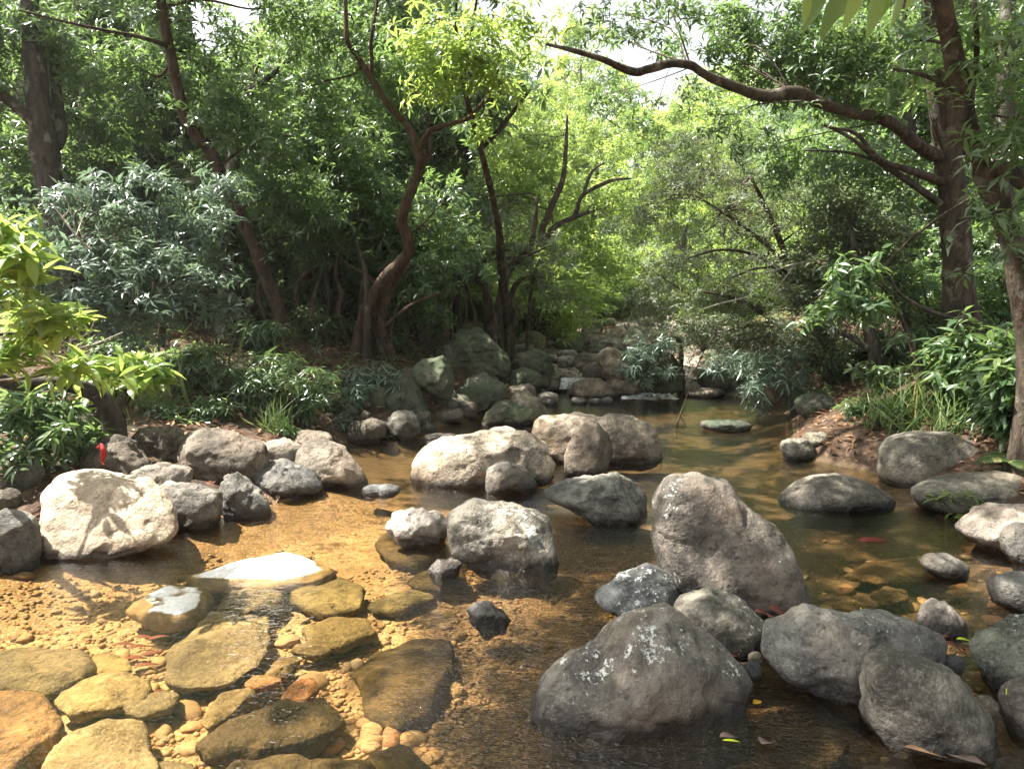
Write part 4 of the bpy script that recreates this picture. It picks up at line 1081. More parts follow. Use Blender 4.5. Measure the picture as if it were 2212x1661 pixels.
tree('crooked_tree', 'crooked multi-stemmed tree with snaking red-brown trunks forking high over the bank boulders',
     [[(769, 765, 9.6, 29.6), (786, 690, 9.6, 28.1), (803, 645, 9.5, 28.1), (831, 603, 9.4, 28.1), (866, 568, 9.3, 26.5), (884, 534, 9.2, 23.4), (869, 482, 9.1, 21.8), (877, 440, 9.0, 23.4), (897, 391, 9, 21.1), (909, 360, 8.9, 20.3), (900, 318, 8.8, 17.9), (883, 277, 8.8, 15.6), (838, 225, 8.7, 14.0), (800, 166, 8.6, 13.3), (770, 120, 8.6, 11.7), (750, 86, 8.5, 10.1), (746, 0, 8.5, 8.6), (740, -120, 8.4, 5.5)],
      [(845, 768, 9.7, 20.3), (824, 707, 9.6, 18.7), (831, 655, 9.6, 18.7), (859, 593, 9.5, 18.7), (872, 560, 9.35, 17.2)],
      [(800, 762, 9.75, 17.2), (810, 680, 9.7, 15.6), (820, 640, 9.6, 14.0)],
      [(752, 745, 9.9, 12.5), (731, 672, 9.9, 10.9), (738, 638, 9.9, 10.9), (725, 590, 9.9, 9.4), (735, 520, 10, 6.2)]],
     [[(800, 166, 8.6, 9.4), (803, 130, 8.6, 8.6), (802, 86, 8.5, 7.8), (815, 0, 8.5, 6.2), (820, -90, 8.4, 3.9)],
      [(900, 335, 8.85, 13.3), (925, 287, 8.7, 11.7), (965, 270, 8.6, 10.1), (1011, 256, 8.5, 9.4), (1049, 214, 8.4, 7.8), (1066, 180, 8.4, 6.2), (1077, 150, 8.3, 4.7)],
      [(909, 365, 8.9, 9.4), (930, 330, 9, 7.8), (925, 270, 9.1, 6.2), (920, 190, 9.1, 4.7)],
      [(822, 712, 9.6, 9.4), (860, 680, 9.5, 7.8), (900, 652, 9.4, 7.0), (955, 632, 9.3, 3.9)]],
     [(965, 470, 9.8, 65, 110), (700, 330, 10.3, 120, 110), (760, 540, 10.6, 110, 60), (860, 130, 9.0, 110, 80), (650, 200, 10, 90, 80), (780, 420, 10.2, 90, 70), (930, 580, 10, 60, 50), (985, 330, 9.9, 50, 70), (740, 60, 9.2, 90, 70)],
     [(-.8, 8.6, 6.4, 2.0, 2.0, 1.0, 110)], L=.12, bark='bark_red', base='all')
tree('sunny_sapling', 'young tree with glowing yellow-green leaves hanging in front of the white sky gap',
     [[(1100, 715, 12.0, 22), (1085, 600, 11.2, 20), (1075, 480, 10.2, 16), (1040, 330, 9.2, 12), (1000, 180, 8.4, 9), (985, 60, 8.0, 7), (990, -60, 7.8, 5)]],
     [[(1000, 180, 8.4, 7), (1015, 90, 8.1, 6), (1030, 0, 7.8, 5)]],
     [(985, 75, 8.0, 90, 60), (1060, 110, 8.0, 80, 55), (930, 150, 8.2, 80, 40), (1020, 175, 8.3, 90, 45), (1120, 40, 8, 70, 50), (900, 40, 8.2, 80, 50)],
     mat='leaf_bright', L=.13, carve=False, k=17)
tree('streamside_tree', 'cluster of thin crooked stems rising behind the huge rough boulder',
     [[(1063, 722, 11.6, 26), (1072, 690, 11.6, 22), (1080, 655, 11.6, 21), (1091, 603, 11.6, 19), (1105, 575, 11.7, 17), (1125, 558, 11.8, 16), (1150, 520, 11.9, 12), (1160, 430, 12, 8)],
      [(1056, 712, 11.8, 20), (1049, 631, 11.8, 17), (1030, 600, 11.9, 15), (1015, 582, 12, 13), (1000, 540, 12, 9)],
      [(1100, 722, 11.8, 18), (1118, 679, 11.8, 15), (1104, 651, 11.8, 13), (1112, 620, 11.8, 12), (1129, 600, 11.8, 9)],
      [(1080, 718, 12, 14), (1086, 690, 12, 11), (1080, 640, 12.1, 9)]],
     [[(1015, 582, 12, 8), (1060, 560, 11.8, 7), (1130, 555, 11.6, 6), (1190, 530, 11.4, 3)],
      [(1020, 588, 12, 8), (1065, 548, 12, 6), (1100, 540, 12, 3)]],
     [(1050, 510, 12, 110, 60), (1150, 540, 12, 100, 50), (1010, 410, 12.5, 80, 70), (1180, 610, 12.2, 80, 40), (1080, 440, 12.6, 100, 50)], mat='leaf_grey', L=.10, wr=.24, base='all', k=22)
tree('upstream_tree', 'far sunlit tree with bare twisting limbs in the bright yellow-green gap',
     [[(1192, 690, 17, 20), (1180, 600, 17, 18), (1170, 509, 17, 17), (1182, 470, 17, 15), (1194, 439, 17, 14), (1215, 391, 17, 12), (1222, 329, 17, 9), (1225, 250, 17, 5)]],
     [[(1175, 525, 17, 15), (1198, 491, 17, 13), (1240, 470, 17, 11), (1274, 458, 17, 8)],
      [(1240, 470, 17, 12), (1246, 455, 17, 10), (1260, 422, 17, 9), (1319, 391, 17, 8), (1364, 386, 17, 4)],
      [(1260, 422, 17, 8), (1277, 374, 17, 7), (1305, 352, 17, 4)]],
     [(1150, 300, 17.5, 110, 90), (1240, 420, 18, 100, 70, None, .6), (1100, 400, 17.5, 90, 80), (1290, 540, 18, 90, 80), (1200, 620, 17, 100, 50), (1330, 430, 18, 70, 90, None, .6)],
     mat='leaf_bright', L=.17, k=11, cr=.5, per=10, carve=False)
tree('leaning_tree', 'dark slim tree leaning up towards the sky gap behind the crooked one',
     [[(985, 690, 13, 22), (990, 560, 13, 20), (996, 440, 13, 18), (1003, 367, 13, 17), (1040, 320, 13, 13), (1070, 290, 12.8, 11), (1110, 240, 12.6, 9), (1150, 188, 12.4, 6)]],
     [[(1000, 385, 13, 12), (1008, 330, 13, 11), (1012, 250, 13, 9), (1015, 150, 13, 5)]],
     [(1000, 290, 13, 70, 70), (1060, 200, 12.8, 50, 40), (930, 330, 13.5, 80, 80), (1010, 150, 13.4, 80, 60), (880, 240, 13.5, 100, 90)], L=.13)
tree('forest_tree', 'thick-trunked shaded tree forking low at the edge of the wood',
     [[(165, 790, 8.6, 85), (150, 640, 8.9, 62), (110, 420, 9.2, 56), (94, 311, 9.2, 54), (82, 208, 9.2, 46), (70, 80, 9.2, 40), (60, -80, 9.2, 30), (70, -250, 9.2, 18)]],
     [[(97, 300, 9.2, 30), (52, 242, 9.1, 26), (0, 205, 9.0, 22), (-70, 160, 8.9, 16)],
      [(100, 330, 9.2, 30), (130, 290, 9.4, 26), (120, 180, 9.5, 22), (118, 40, 9.6, 16)]],
     [(80, 60, 9.4, 140, 90), (20, 300, 9.8, 90, 90, None, .7), (200, 260, 10, 90, 120, None, .7), (-60, 120, 9, 100, 120)],
     [(-5.8, 8.6, 6.2, 2.4, 2.4, 1.2, 110)], L=.13, bark='bark_grey')
tree('forest_tree', 'shaded tree with a bulging bent trunk standing behind the forked one',
     [[(187, 690, 11, 44), (187, 540, 11, 42), (187, 356, 11, 38), (181, 311, 11, 38), (194, 214, 11, 42), (208, 149, 11, 42), (182, 86, 11, 34), (175, 0, 11, 26), (180, -140, 11, 14)]],
     [], [(230, 60, 11, 110, 90), (290, 250, 11.4, 90, 90), (120, 130, 11.6, 90, 100)], L=.13, bark='bark_grey')
tree('forest_tree', 'dim tree with pale lichen blotches low on its trunk beside the fern bank',
     [[(475, 745, 9.6, 46), (480, 700, 9.6, 38), (486, 640, 9.7, 34), (492, 560, 9.8, 32), (498, 440, 10, 28), (510, 300, 10.3, 24), (540, 200, 10.5, 18), (560, 120, 10.6, 12)]],
     [[(535, 200, 10.5, 16), (560, 183, 10.4, 14), (607, 145, 10.3, 12), (660, 104, 10.2, 9), (745, 66, 10.1, 5)]],
     [(600, 180, 10.6, 130, 60), (480, 350, 10.6, 90, 70), (690, 90, 10.4, 100, 60), (560, 470, 10.4, 80, 50)], L=.115, bark='bark_grey')
tree('forest_tree', 'pair of straight thin stems before the sunny meadow',
     [[(655, 615, 14, 17), (655, 500, 14, 15), (650, 380, 14, 13), (655, 240, 14, 9)], [(622, 615, 14.5, 14), (625, 480, 14.5, 13), (620, 350, 14.5, 9)], [(585, 622, 13.6, 20), (575, 500, 13.6, 18), (578, 380, 13.6, 14)]],
     [], [(640, 330, 14, 110, 100), (700, 430, 13.8, 80, 60), (560, 400, 14, 70, 70)], L=.14, base='all', k=14)
tree('forest_tree', 'dark tree whose long bough slants across the meadow gap',
     [[(615, 672, 10.2, 16), (650, 622, 10.4, 14), (690, 570, 10.6, 12), (745, 515, 10.8, 9), (790, 470, 11, 6)]],
     [], [(800, 440, 11, 90, 50), (700, 540, 11, 60, 25)], L=.12, bark='bark_red')

tree('forest_tree', 'bushy dark evergreen filling the space between the slanting and crooked trees',
     [[(700, 700, 10.8, 22), (705, 560, 10.8, 18), (700, 420, 10.8, 15), (690, 260, 10.8, 12), (680, 120, 10.8, 8)]], [],
     [(720, 480, 11, 90, 60), (620, 330, 11, 90, 90), (760, 330, 11.2, 90, 90), (700, 180, 11.2, 110, 80), (850, 470, 11, 50, 90), (560, 480, 11, 60, 40), (830, 60, 11.4, 110, 80), (740, 580, 11.6, 50, 25)], L=.13)
tree('forest_tree', 'bushy shaded evergreen behind the pale layered shrub',
     [[(330, 720, 11.5, 30), (335, 560, 11.5, 26), (340, 380, 11.5, 22), (345, 150, 11.5, 15)], [(410, 720, 11.8, 24), (415, 560, 11.8, 22), (420, 400, 11.8, 16)]], [],
     [(330, 380, 11.6, 110, 90), (400, 250, 11.8, 110, 100), (240, 450, 11.8, 100, 80), (420, 520, 11.8, 90, 60), (300, 100, 12, 120, 90), (130, 480, 11.8, 90, 90), (180, 330, 12, 90, 90), (60, 420, 11.6, 90, 90), (230, 600, 12, 120, 50)], L=.14, base='all')
tree('forest_tree', 'dark evergreen overhanging the huge rough boulder',
     [[(905, 705, 12, 26), (910, 600, 12, 22), (915, 480, 12, 18), (920, 300, 12, 12)]], [],
     [(930, 420, 12, 90, 100), (900, 580, 11.6, 70, 50), (980, 560, 11.4, 50, 50), (860, 330, 12, 80, 90), (960, 240, 12, 80, 80)], L=.13)
# layered pale spray of leaves in front of the shaded wood
tree('spreading_shrub', 'broad shrub with flat pale silvery-green layers of whorled leaves in the sunshine',
     [[(150, 790, 7.4, 20), (148, 730, 7.4, 17), (145, 660, 7.3, 14), (160, 590, 7.2, 12), (175, 520, 7.1, 9)],
      [(345, 790, 8.4, 22), (348, 740, 8.3, 18), (350, 690, 8.1, 14), (330, 630, 7.8, 10)]],
     [[(146, 690, 7.3, 8), (110, 655, 7.2, 6), (70, 640, 7.0, 4)]],
     [(140, 420, 7.4, 90, 22), (290, 400, 7.7, 110, 22), (420, 400, 8.0, 90, 26), (300, 470, 7.7, 140, 26), (460, 480, 7.9, 80, 26), (120, 560, 7.0, 90, 24), (240, 590, 7.1, 110, 30), (330, 560, 7.4, 90, 26), (400, 640, 7.4, 90, 22), (480, 660, 7.6, 55, 14), (180, 640, 6.9, 100, 26), (290, 690, 7.2, 80, 22), (60, 600, 6.8, 70, 30), (40, 480, 7.2, 70, 40), (370, 530, 7.7, 70, 22), (470, 590, 8.2, 50, 20), (210, 510, 7.3, 90, 20)],
     mat='leaf_blue', L=.125, wr=.22, nleaf=8, per=13, cr=.26, k=34, el=(-20, 30), droop=.35, cat='shrub', stem='stem', crown='foliage', carve=False, flat=.2)
tree('sunlit_bush', 'sunlit bush of large yellow-green leaves reaching in at the picture edge',
     [[(-90, 960, 4.3, 26), (-80, 800, 4.0, 20), (-60, 640, 3.8, 14), (-20, 560, 3.7, 9)]],
     [[(-70, 740, 3.9, 10), (20, 720, 3.9, 7), (100, 730, 3.9, 4)], [(-40, 830, 4.2, 12), (60, 815, 4.2, 8), (140, 800, 4.3, 5), (210, 790, 4.3, 3)]],
     [(30, 570, 3.7, 70, 36), (10, 500, 3.8, 50, 26), (50, 700, 3.9, 80, 34), (10, 780, 4.0, 60, 36), (140, 785, 4.2, 60, 16), (90, 660, 3.9, 50, 16), (0, 615, 4.57, 26, 14)],
     mat='leaf_bright', L=.14, wr=.30, nleaf=6, per=6, cr=.15, k=28, el=(-15, 45), nseg=4, cat='bush', stem='stem', crown='foliage', carve=False)
tree('bent_tree', 'low mossy trunk bent over like an arch, dark glossy leaves drooping beneath it',
     [[(240, 965, 5.6, 62), (248, 930, 5.6, 52), (236, 885, 5.5, 42), (205, 850, 5.4, 36), (150, 832, 5.2, 32), (90, 828, 5.0, 30), (40, 832, 4.9, 29), (0, 818, 4.8, 27), (-80, 780, 4.6, 22), (-160, 720, 4.5, 14)]],
     [[(240, 900, 5.6, 26), (262, 862, 5.7, 22), (268, 850, 5.7, 20)]],
     [(60, 890, 4.9, 80, 32), (150, 880, 5.1, 70, 24), (30, 950, 4.8, 60, 30), (110, 940, 5.0, 70, 26), (180, 960, 5.2, 50, 20), (160, 985, 5.2, 40, 14), (10, 870, 4.8, 40, 30)],
     mat='leaf', L=.12, wr=.24, nleaf=8, per=9, cr=.18, k=40, el=(-25, 25), nseg=4, carve=False, bark='bark_grey')
tree('sapling', 'small sapling with broad bright green leaves behind the bent trunk',
     [[(268, 880, 5.8, 7), (275, 830, 5.8, 6), (285, 790, 5.8, 4)], [(262, 880, 5.8, 6), (240, 830, 5.8, 4), (225, 800, 5.8, 3)], [(270, 880, 5.8, 6), (300, 830, 5.8, 4), (325, 800, 5.8, 3)]],
     [], [(285, 780, 5.8, 50, 20), (225, 805, 5.8, 50, 18), (325, 790, 5.8, 25, 14), (250, 830, 5.8, 45, 16)], mat='leaf_bright', L=.16, wr=.36, nleaf=6, per=6, cr=.16, k=40, nseg=4, cat='sapling', stem='stem', crown='foliage', carve=False, twigs=True)

# ------------------------------------------------------------------ the traced trees, right of the stream
tree('great_limb_tree', 'stout dark tree throwing one long lichened limb right across the stream',
     [[(2085, 735, 8.4, 85), (2072, 655, 8.4, 66), (2068, 560, 8.4, 60), (2062, 465, 8.4, 58), (2048, 346, 8.4, 56), (2030, 173, 8.3, 52), (2018, 35, 8.2, 48), (2010, -120, 8.1, 34), (2000, -300, 8.0, 18)]],
     [[(2046, 352, 8.4, 26.9), (1979, 311, 8.2, 26.0), (1945, 280, 8.1, 25.2), (1896, 252, 8.0, 23.5), (1845, 246, 7.9, 22.7), (1768, 221, 7.8, 22.7), (1720, 199, 7.7, 26.9), (1654, 208, 7.6, 26.0), (1585, 187, 7.5, 21.8), (1526, 163, 7.4, 18.5), (1492, 142, 7.4, 17.6), (1447, 138, 7.3, 17.6), (1400, 150, 7.3, 18.5), (1365, 155, 7.3, 17.6), (1300, 128, 7.2, 13.4), (1240, 110, 7.2, 10.1), (1180, 96, 7.1, 6)],
      [(2040, 395, 8.4, 20), (1970, 370, 8.0, 15), (1900, 345, 7.7, 11), (1850, 290, 7.5, 8), (1790, 275, 7.3, 5)]],
     [(1700, 70, 8.4, 180, 70), (1880, 110, 8.0, 140, 100), (1560, 70, 9, 90, 50, None, .5), (1500, 250, 9.8, 110, 70), (1700, 320, 9.6, 140, 70), (1900, 340, 8.8, 110, 70), (1380, 50, 9.2, 80, 40, None, .45), (1640, 150, 8.8, 120, 50, None, .7), (1790, 190, 8.6, 100, 60), (1450, 80, 9.4, 60, 40, None, .5), (1320, 30, 9.0, 80, 40, None, .4), (1440, 10, 8.6, 90, 40, None, .45), (1580, 10, 8.6, 90, 40, None, .8), (1330, 210, 10.5, 60, 40, None, .6), (1420, 220, 10, 70, 50, None, .7)],
     [(3.0, 7.4, 6.2, 2.6, 2.4, 1.1, 130), (.5, 5.6, 6.8, 1.6, 1.1, .6, 80)], L=.12, bark='bark')  # unseen high crown parts, added to keep sun off the stream
tree('edge_tree', 'slanting mottled tree at the frame edge, greenish lichen patches on the bark',
     [[(2235, 800, 5.3, 66), (2210, 640, 5.3, 52), (2188, 519, 5.3, 50), (2159, 450, 5.3, 48), (2121, 363, 5.3, 46), (2090, 277, 5.2, 42), (2070, 173, 5.2, 40), (2052, 86, 5.1, 38), (2036, 0, 5.0, 36), (2015, -140, 4.9, 30), (1960, -330, 4.8, 22), (1850, -600, 4.6, 14)]],
     [[(2125, 375, 5.3, 38), (2165, 365, 5.2, 36), (2212, 392, 5.1, 36), (2290, 430, 5.0, 30)],
      [(2095, 240, 5.2, 12), (2110, 110, 5.1, 11), (2105, 0, 5.1, 9)],
      [(2100, 215, 5.2, 12), (2000, 165, 5.0, 9), (1930, 150, 4.9, 6)]],
     [(2190, 120, 4.9, 60, 80, None, .8), (2190, 280, 4.8, 50, 60, None, .8), (2120, 40, 5.2, 60, 60, None, .8), (2180, 440, 4.9, 50, 50, None, .6), (1960, 120, 5.6, 80, 50, None, .5)],
     [(1.0, 3.2, 5.2, 2.8, 2.2, .9, 170), (3.4, 3.6, 5.4, 2.2, 2.4, 1.0, 120), (.6, 1.0, 5.6, 3.0, 2.0, .9, 120), (3.8, .6, 5.4, 2.4, 2.2, 1, 90)],
     L=.13, bark='bark', wr=.24)
for (lab, tr, brs, bl, kw) in (
    ('tall dark background tree behind the stout limbed one', [[(1975, 700, 11, 40), (1970, 500, 11, 36), (1960, 250, 11, 32), (1950, 50, 11, 24), (1945, -150, 11, 14)]], [], [(1960, 450, 11, 120, 90), (2060, 300, 11.2, 100, 100), (1900, 200, 11.4, 120, 100), (2050, 560, 11, 90, 70), (2010, 100, 11.4, 120, 90)], {}),
    ('gloomy tree in the deepest shade behind the mottled trunk', [[(2170, 680, 9.5, 46), (2165, 450, 9.5, 42), (2170, 200, 9.5, 36), (2180, -50, 9.5, 26)]], [], [(2180, 560, 9.8, 110, 80), (2200, 300, 9.8, 100, 120), (2170, 100, 9.8, 110, 90), (2120, 660, 9.6, 80, 50)], {}),
    ('short thin tree with a bare grey stem beside the litter spit', [[(1893, 790, 8.8, 26), (1879, 724, 8.8, 24), (1862, 645, 8.8, 20), (1850, 570, 8.9, 14), (1840, 500, 9, 9)]], [[(1885, 760, 8.8, 12), (1830, 725, 8.8, 11), (1780, 700, 8.7, 8), (1740, 680, 8.6, 4)]], [(1800, 580, 9.2, 120, 70), (1900, 520, 9.3, 100, 60), (1770, 650, 9, 80, 40), (1850, 440, 9.5, 110, 60)], {'mat': 'leaf_grey'}),
    ):
    tree('forest_tree', lab, tr, brs, bl, bark='bark_grey', L=.12, **kw)
tree('weeping_shrub', 'great mass of fine grey-green willowy foliage and dry twigs hanging over the water',
     [[(1790, 760, 10.2, 22), (1740, 660, 10.2, 18), (1700, 560, 10.2, 14), (1660, 460, 10.2, 10), (1620, 380, 10.2, 6)], [(1770, 770, 10.4, 16), (1680, 700, 10.2, 12), (1600, 650, 10.0, 9), (1520, 630, 9.8, 5)], [(1800, 750, 10.4, 16), (1720, 600, 10.4, 12), (1620, 500, 10.4, 8), (1500, 420, 10.4, 4)]],
     [[(1740, 640, 10.1, 10), (1650, 560, 9.6, 8), (1560, 540, 9.2, 6), (1480, 560, 9, 3)], [(1780, 700, 10, 9), (1700, 590, 9.5, 7), (1640, 580, 9.2, 5), (1580, 600, 9, 3)]],
     [(1550, 370, 11.2, 140, 80), (1620, 470, 10.4, 170, 80), (1480, 540, 11, 100, 90), (1690, 570, 9.6, 150, 70), (1560, 640, 10.4, 120, 60), (1430, 640, 12, 70, 70), (1790, 480, 9.8, 110, 80), (1480, 700, 11.4, 110, 40, None, .7), (1620, 720, 10.2, 120, 40), (1400, 470, 12.5, 70, 80, None, .7), (1740, 680, 9.6, 90, 50), (1500, 740, 11.2, 90, 30), (1600, 735, 10.4, 110, 30), (1710, 740, 9.8, 100, 30), (1820, 700, 9.4, 90, 50), (1850, 560, 9.4, 90, 70), (1560, 560, 11, 120, 60), (1640, 400, 11, 120, 60), (1400, 700, 12.5, 60, 40), (1450, 380, 12, 80, 70), (1500, 300, 11.8, 100, 50)],
     mat='leaf_grey', L=.085, wr=.19, nleaf=8, per=13, cr=.34, k=26, el=(-30, 50), cat='shrub', stem='stem', crown='foliage')
tree('overhanging_bush', 'low bush dropping star-shaped leaf whorls over the dark boulder at the pool head',
     [[(1470, 745, 11.6, 10), (1440, 730, 11.3, 8), (1400, 745, 11, 6), (1380, 760, 10.9, 4)]], [], [(1385, 765, 10.8, 52, 40), (1410, 735, 11, 50, 24), (1360, 795, 10.7, 28, 18), (1420, 790, 10.8, 36, 16)], mat='leaf_blue', L=.15, wr=.15, nleaf=10, per=8, cr=.2, k=30, cat='bush', stem='stem', crown='foliage', el=(-40, 30), carve=False)
tree('overhanging_bush', 'blue-green bush trailing star-shaped leaf whorls just above the pool surface',
     [[(1790, 800, 9.6, 10), (1740, 775, 9.4, 8), (1690, 775, 9.3, 6), (1650, 800, 9.2, 4)]], [], [(1680, 815, 9.2, 62, 36), (1620, 770, 9.4, 60, 24), (1700, 770, 9.4, 50, 24), (1640, 845, 9.1, 24, 12), (1720, 850, 9.1, 22, 12), (1580, 760, 9.6, 50, 16)], mat='leaf_blue', L=.15, wr=.15, nleaf=10, per=8, cr=.2, k=28, cat='bush', stem='stem', crown='foliage', el=(-40, 30), carve=False)
tree('young_tree', 'young tree with fresh mid-green drooping leaves catching light before the shady wood',
     [[(1985, 800, 7.6, 10), (1960, 720, 7.6, 9), (1930, 650, 7.5, 7), (1890, 610, 7.4, 5), (1830, 590, 7.3, 3)]], [[(1966, 517, 7.5, 6), (2030, 470, 7.4, 7), (2093, 430, 7.3, 6)], [(1930, 650, 7.5, 5), (1903, 589, 7.5, 5), (1966, 517, 7.5, 6)]],
     [(1800, 605, 7.3, 70, 30), (1870, 580, 7.4, 70, 30), (1760, 660, 7.2, 40, 24), (1840, 650, 7.3, 60, 26), (1900, 650, 7.4, 40, 24)], mat='leaf', L=.15, wr=.26, nleaf=6, per=8, cr=.22, k=30, nseg=4, carve=False, el=(-45, 25))
# hooked bare liana
mb = MB(); P = [at(1914, 593, 7.4), at(1948, 638, 7.5), at(2000, 669, 7.7), at(2052, 686, 7.9), at(2139, 710, 8.1), at(2200, 740, 8.2)]
mb.add(*tube(P, [.010, .017, .021, .023, .025, .022], 8, .1, 6))
b = P[-1]; tag(link('liana', mb.mesh('liana', M['bark_grey'], b), None, b), 'bare mottled liana curving like a hook out of the undergrowth', 'liana')

# leafy shoots hanging near the lens
def hang_leaves():
    root = [o for o in COL.objects if o.name.startswith('hanging_bough')][0]
    pts = [(1745, -20, 1740, 55), (1790, -30, 1730, 68), (1830, -40, 1770, 85), (1865, -35, 1822, 60), (1905, -45, 1880, 85), (1950, -60, 1938, 62), (1990, -50, 1960, 20), (1885, -60, 1800, 40), (1925, -40, 1905, 45)]
    B, D, L = [], [], []
    for x0, y0, x1, y1 in pts:
        Yd = 2.4 + rng.uniform(-.15, .15)
        a, c = at(x0, y0, Yd), at(x1, y1, Yd - .05)
        B.append(a); D.append(c - a); L.append(np.linalg.norm(c - a))
    B, D, L = np.array(B), np.array(D), np.array(L)
    N = np.tile([[.2, -.8, .6]], (len(B), 1)) + rng.normal(size=B.shape) * .3
    V, Qd, T, A = leaf_mesh(B, D, N, L, L * .24, .12, 6, .2)
    b = np.array(root.location)
    link('foliage', mesh_np('foliage', V - b, [T, Qd], M['leaf_bright'], True, {'rnd': A}), root)
# hanging bough starts in the crown of the edge tree, so it has no foot on the ground
P = [at(1990, -300, 4.7), at(1975, -230, 3.4), at(1960, -120, 2.6), at(1900, -62, 2.42), at(1820, -50, 2.4), at(1740, -25, 2.4)]
root = empty('hanging_bough', P[0], 'slender bough of long soft leaves dangling close at the top edge', 'branch')
mb = MB(); mb.add(*tube(P, [.02, .014, .009, .006, .004, .002], 7, .05, 6))
link('stem', mb.mesh('stem', M['bark'], P[0]), root)
hang_leaves()

# ------------------------------------------------------------------ bank plants
def plant(name, label, px, py, hpx, wpx, nsh, mat, L, wr, nleaf, el=(-25, 35), droop=.35, cat='plant', nseg=3, dist=None, levels=3, group=None, z=None):
    """several leafy stems from one foot at picture point (px, py)"""
    h0 = ground_hit(px, py) if dist is None else at(px, py, dist)
    b = np.array([h0[0], h0[1], gz(h0[0], h0[1]) if z is None else z])
    s = b[1] / F; H = hpx * s; Wd = wpx * s
    root = empty(name, b, label, cat, group)
    mb = MB(); C, A = [], []
    for k in range(nsh):
        a = rng.uniform(0, 2 * pi); q = math.sqrt(rng.random()); hh = H * rng.uniform(.55, 1.0) * (1 - .35 * q)
        tip = np.array([cos(a) * q * Wd * .5, sin(a) * q * Wd * .35, hh])
        mid = tip * np.array([.4, .4, .6]) + rng.normal(size=3) * .03 * H
        P = [np.array([cos(a), sin(a), -.3]) * .02, mid, tip]
        mb.add(*tube(P, [.007, .005, .0025], 5, 0, 5))
        sp, _ = smooth_path(P, [1, 1, 1], 8)
        for t in np.linspace(1, .35, levels):
            i = int(t * (len(sp) - 1)); C.append(sp[i]); A.append(np.array([cos(a) * q * .6, sin(a) * q * .6, 1]) + rng.normal(size=3) * .2)
    link('stem', mb.mesh('stem', M['bark']), root)
    V, Qd, T, at_ = whorls(np.array(C), np.array(A), nleaf, L, wr, el, droop, nseg)
    link('foliage', mesh_np('foliage', V, [x for x in (T, Qd) if x is not None], M[mat], False, {'rnd': at_}), root)
    return root
def grass(name, label, px, py, hpx, wpx, n, mat='grass', droop=.6, cat='grass', wd=.010, dist=None, group=None):
    h0 = ground_hit(px, py) if dist is None else at(px, py, dist)
    b = np.array([h0[0], h0[1], gz(h0[0], h0[1])]); s = b[1] / F
    q = np.sqrt(rng.random(n)); a = rng.uniform(0, 2 * pi, n)
    B = np.stack([np.cos(a) * q * wpx * s * .4, np.sin(a) * q * wpx * s * .3, 0 * a - .02], 1)
    B[:, 2] += ground(B[:, 0] + b[0], B[:, 1] + b[1]) - b[2]
    D = np.stack([np.cos(a) * .55, np.sin(a) * .55, 1 + 0 * a], 1) + rng.normal(size=(n, 3)) * .22
    N = np.stack([-np.cos(a), -np.sin(a), .7 + 0 * a], 1) * -1 + np.array([0, 0, 1.2])
    D[:, :2] *= rng.uniform(.5, 2.2, (n, 1))
    L = hpx * s * rng.uniform(.6, 1.25, n)
    V, Qd, T, A = leaf_mesh(B, D, N, L, wd * rng.uniform(.7, 1.3, n), droop * rng.uniform(.5, 1.4, n), 5, .3)
    return tag(link(name, mesh_np(name, V, [T, Qd], M[mat], False, {'rnd': A}), None, b), label, cat, group)

def fern(name, label, px, py, Lpx, nfr, mat='grass', dist=None):
    h0 = ground_hit(px, py) if dist is None else at(px, py, dist)
    b = np.array([h0[0], h0[1], gz(h0[0], h0[1])]); L = Lpx * b[1] / F
    root = empty(name, b, label, 'fern')
    for k in range(nfr):
        a = 2 * pi * k / nfr + rng.uniform(-.3, .3); o = np.array([cos(a), sin(a), 0])
        t = np.linspace(0, 1, 22)
        sp = o[None] * (L * t * .95)[:, None] + np.array([0, 0, 1.])[None] * (L * (.75 * t - .72 * t * t))[:, None]
        T_ = unit(np.gradient(sp, axis=0)); sd = np.cross(T_, np.array([0, 0, 1.])); sd = unit(sd)
        nn = np.cross(sd, T_)
        Bs, Ds, Ns, Ls = [], [], [], []
        for s_ in (-1, 1):
            Bs.append(sp[2:]); Ds.append(sd[2:] * s_ + T_[2:] * .45); Ns.append(nn[2:]); Ls.append(L * .30 * np.sin(pi * (t[2:] * .85 + .15)) + .01)
        V, Qd, T3, A = leaf_mesh(np.vstack(Bs), np.vstack(Ds), np.vstack(Ns), np.concatenate(Ls), np.concatenate(Ls) * .24, .25, 3, .2)
        mb = MB(); mb.add(V, Qd, T3)
        v, q, tr = tube(sp[::3], np.linspace(.004, .0015, len(sp[::3])), 5, 0, 3); mb.add(v, q, tr)
        me = mesh_np('frond', np.vstack(mb.V), [np.vstack(mb.Q), np.vstack(mb.T)], M[mat], False, {'rnd': np.concatenate([A, np.full(len(v), .5)])})
        link('frond', me, root)
    return root

# left bank undergrowth
plant('bank_shrub', 'dense dark shrub of narrow whorled leaves above the bank stones', 560, 900, 165, 210, 48, 'leaf', .12, .16, 8, cat='shrub')
plant('bank_shrub', 'narrow-leaved shrub with a droopy yellowing shoot near the slanted teardrop boulder', 650, 915, 165, 170, 38, 'leaf', .12, .16, 8, cat='shrub')
plant('bank_plant', 'fresh green plant of spiky whorls under the crooked stems', 805, 855, 80, 140, 20, 'leaf_blue', .15, .14, 10)
plant('bank_plant', 'low spiky plant hugging the tall bell-shaped boulder', 760, 880, 60, 90, 12, 'leaf_blue', .13, .14, 10)
plant('bank_plant', 'small star-leaved plant beside the block-like stone', 742, 925, 36, 50, 5, 'leaf_blue', .13, .14, 9)
plant('bank_shrub', 'shaded leafy shrub at the foot of the lichened forest trunk', 470, 850, 120, 170, 26, 'leaf', .11, .2, 7, cat='shrub')
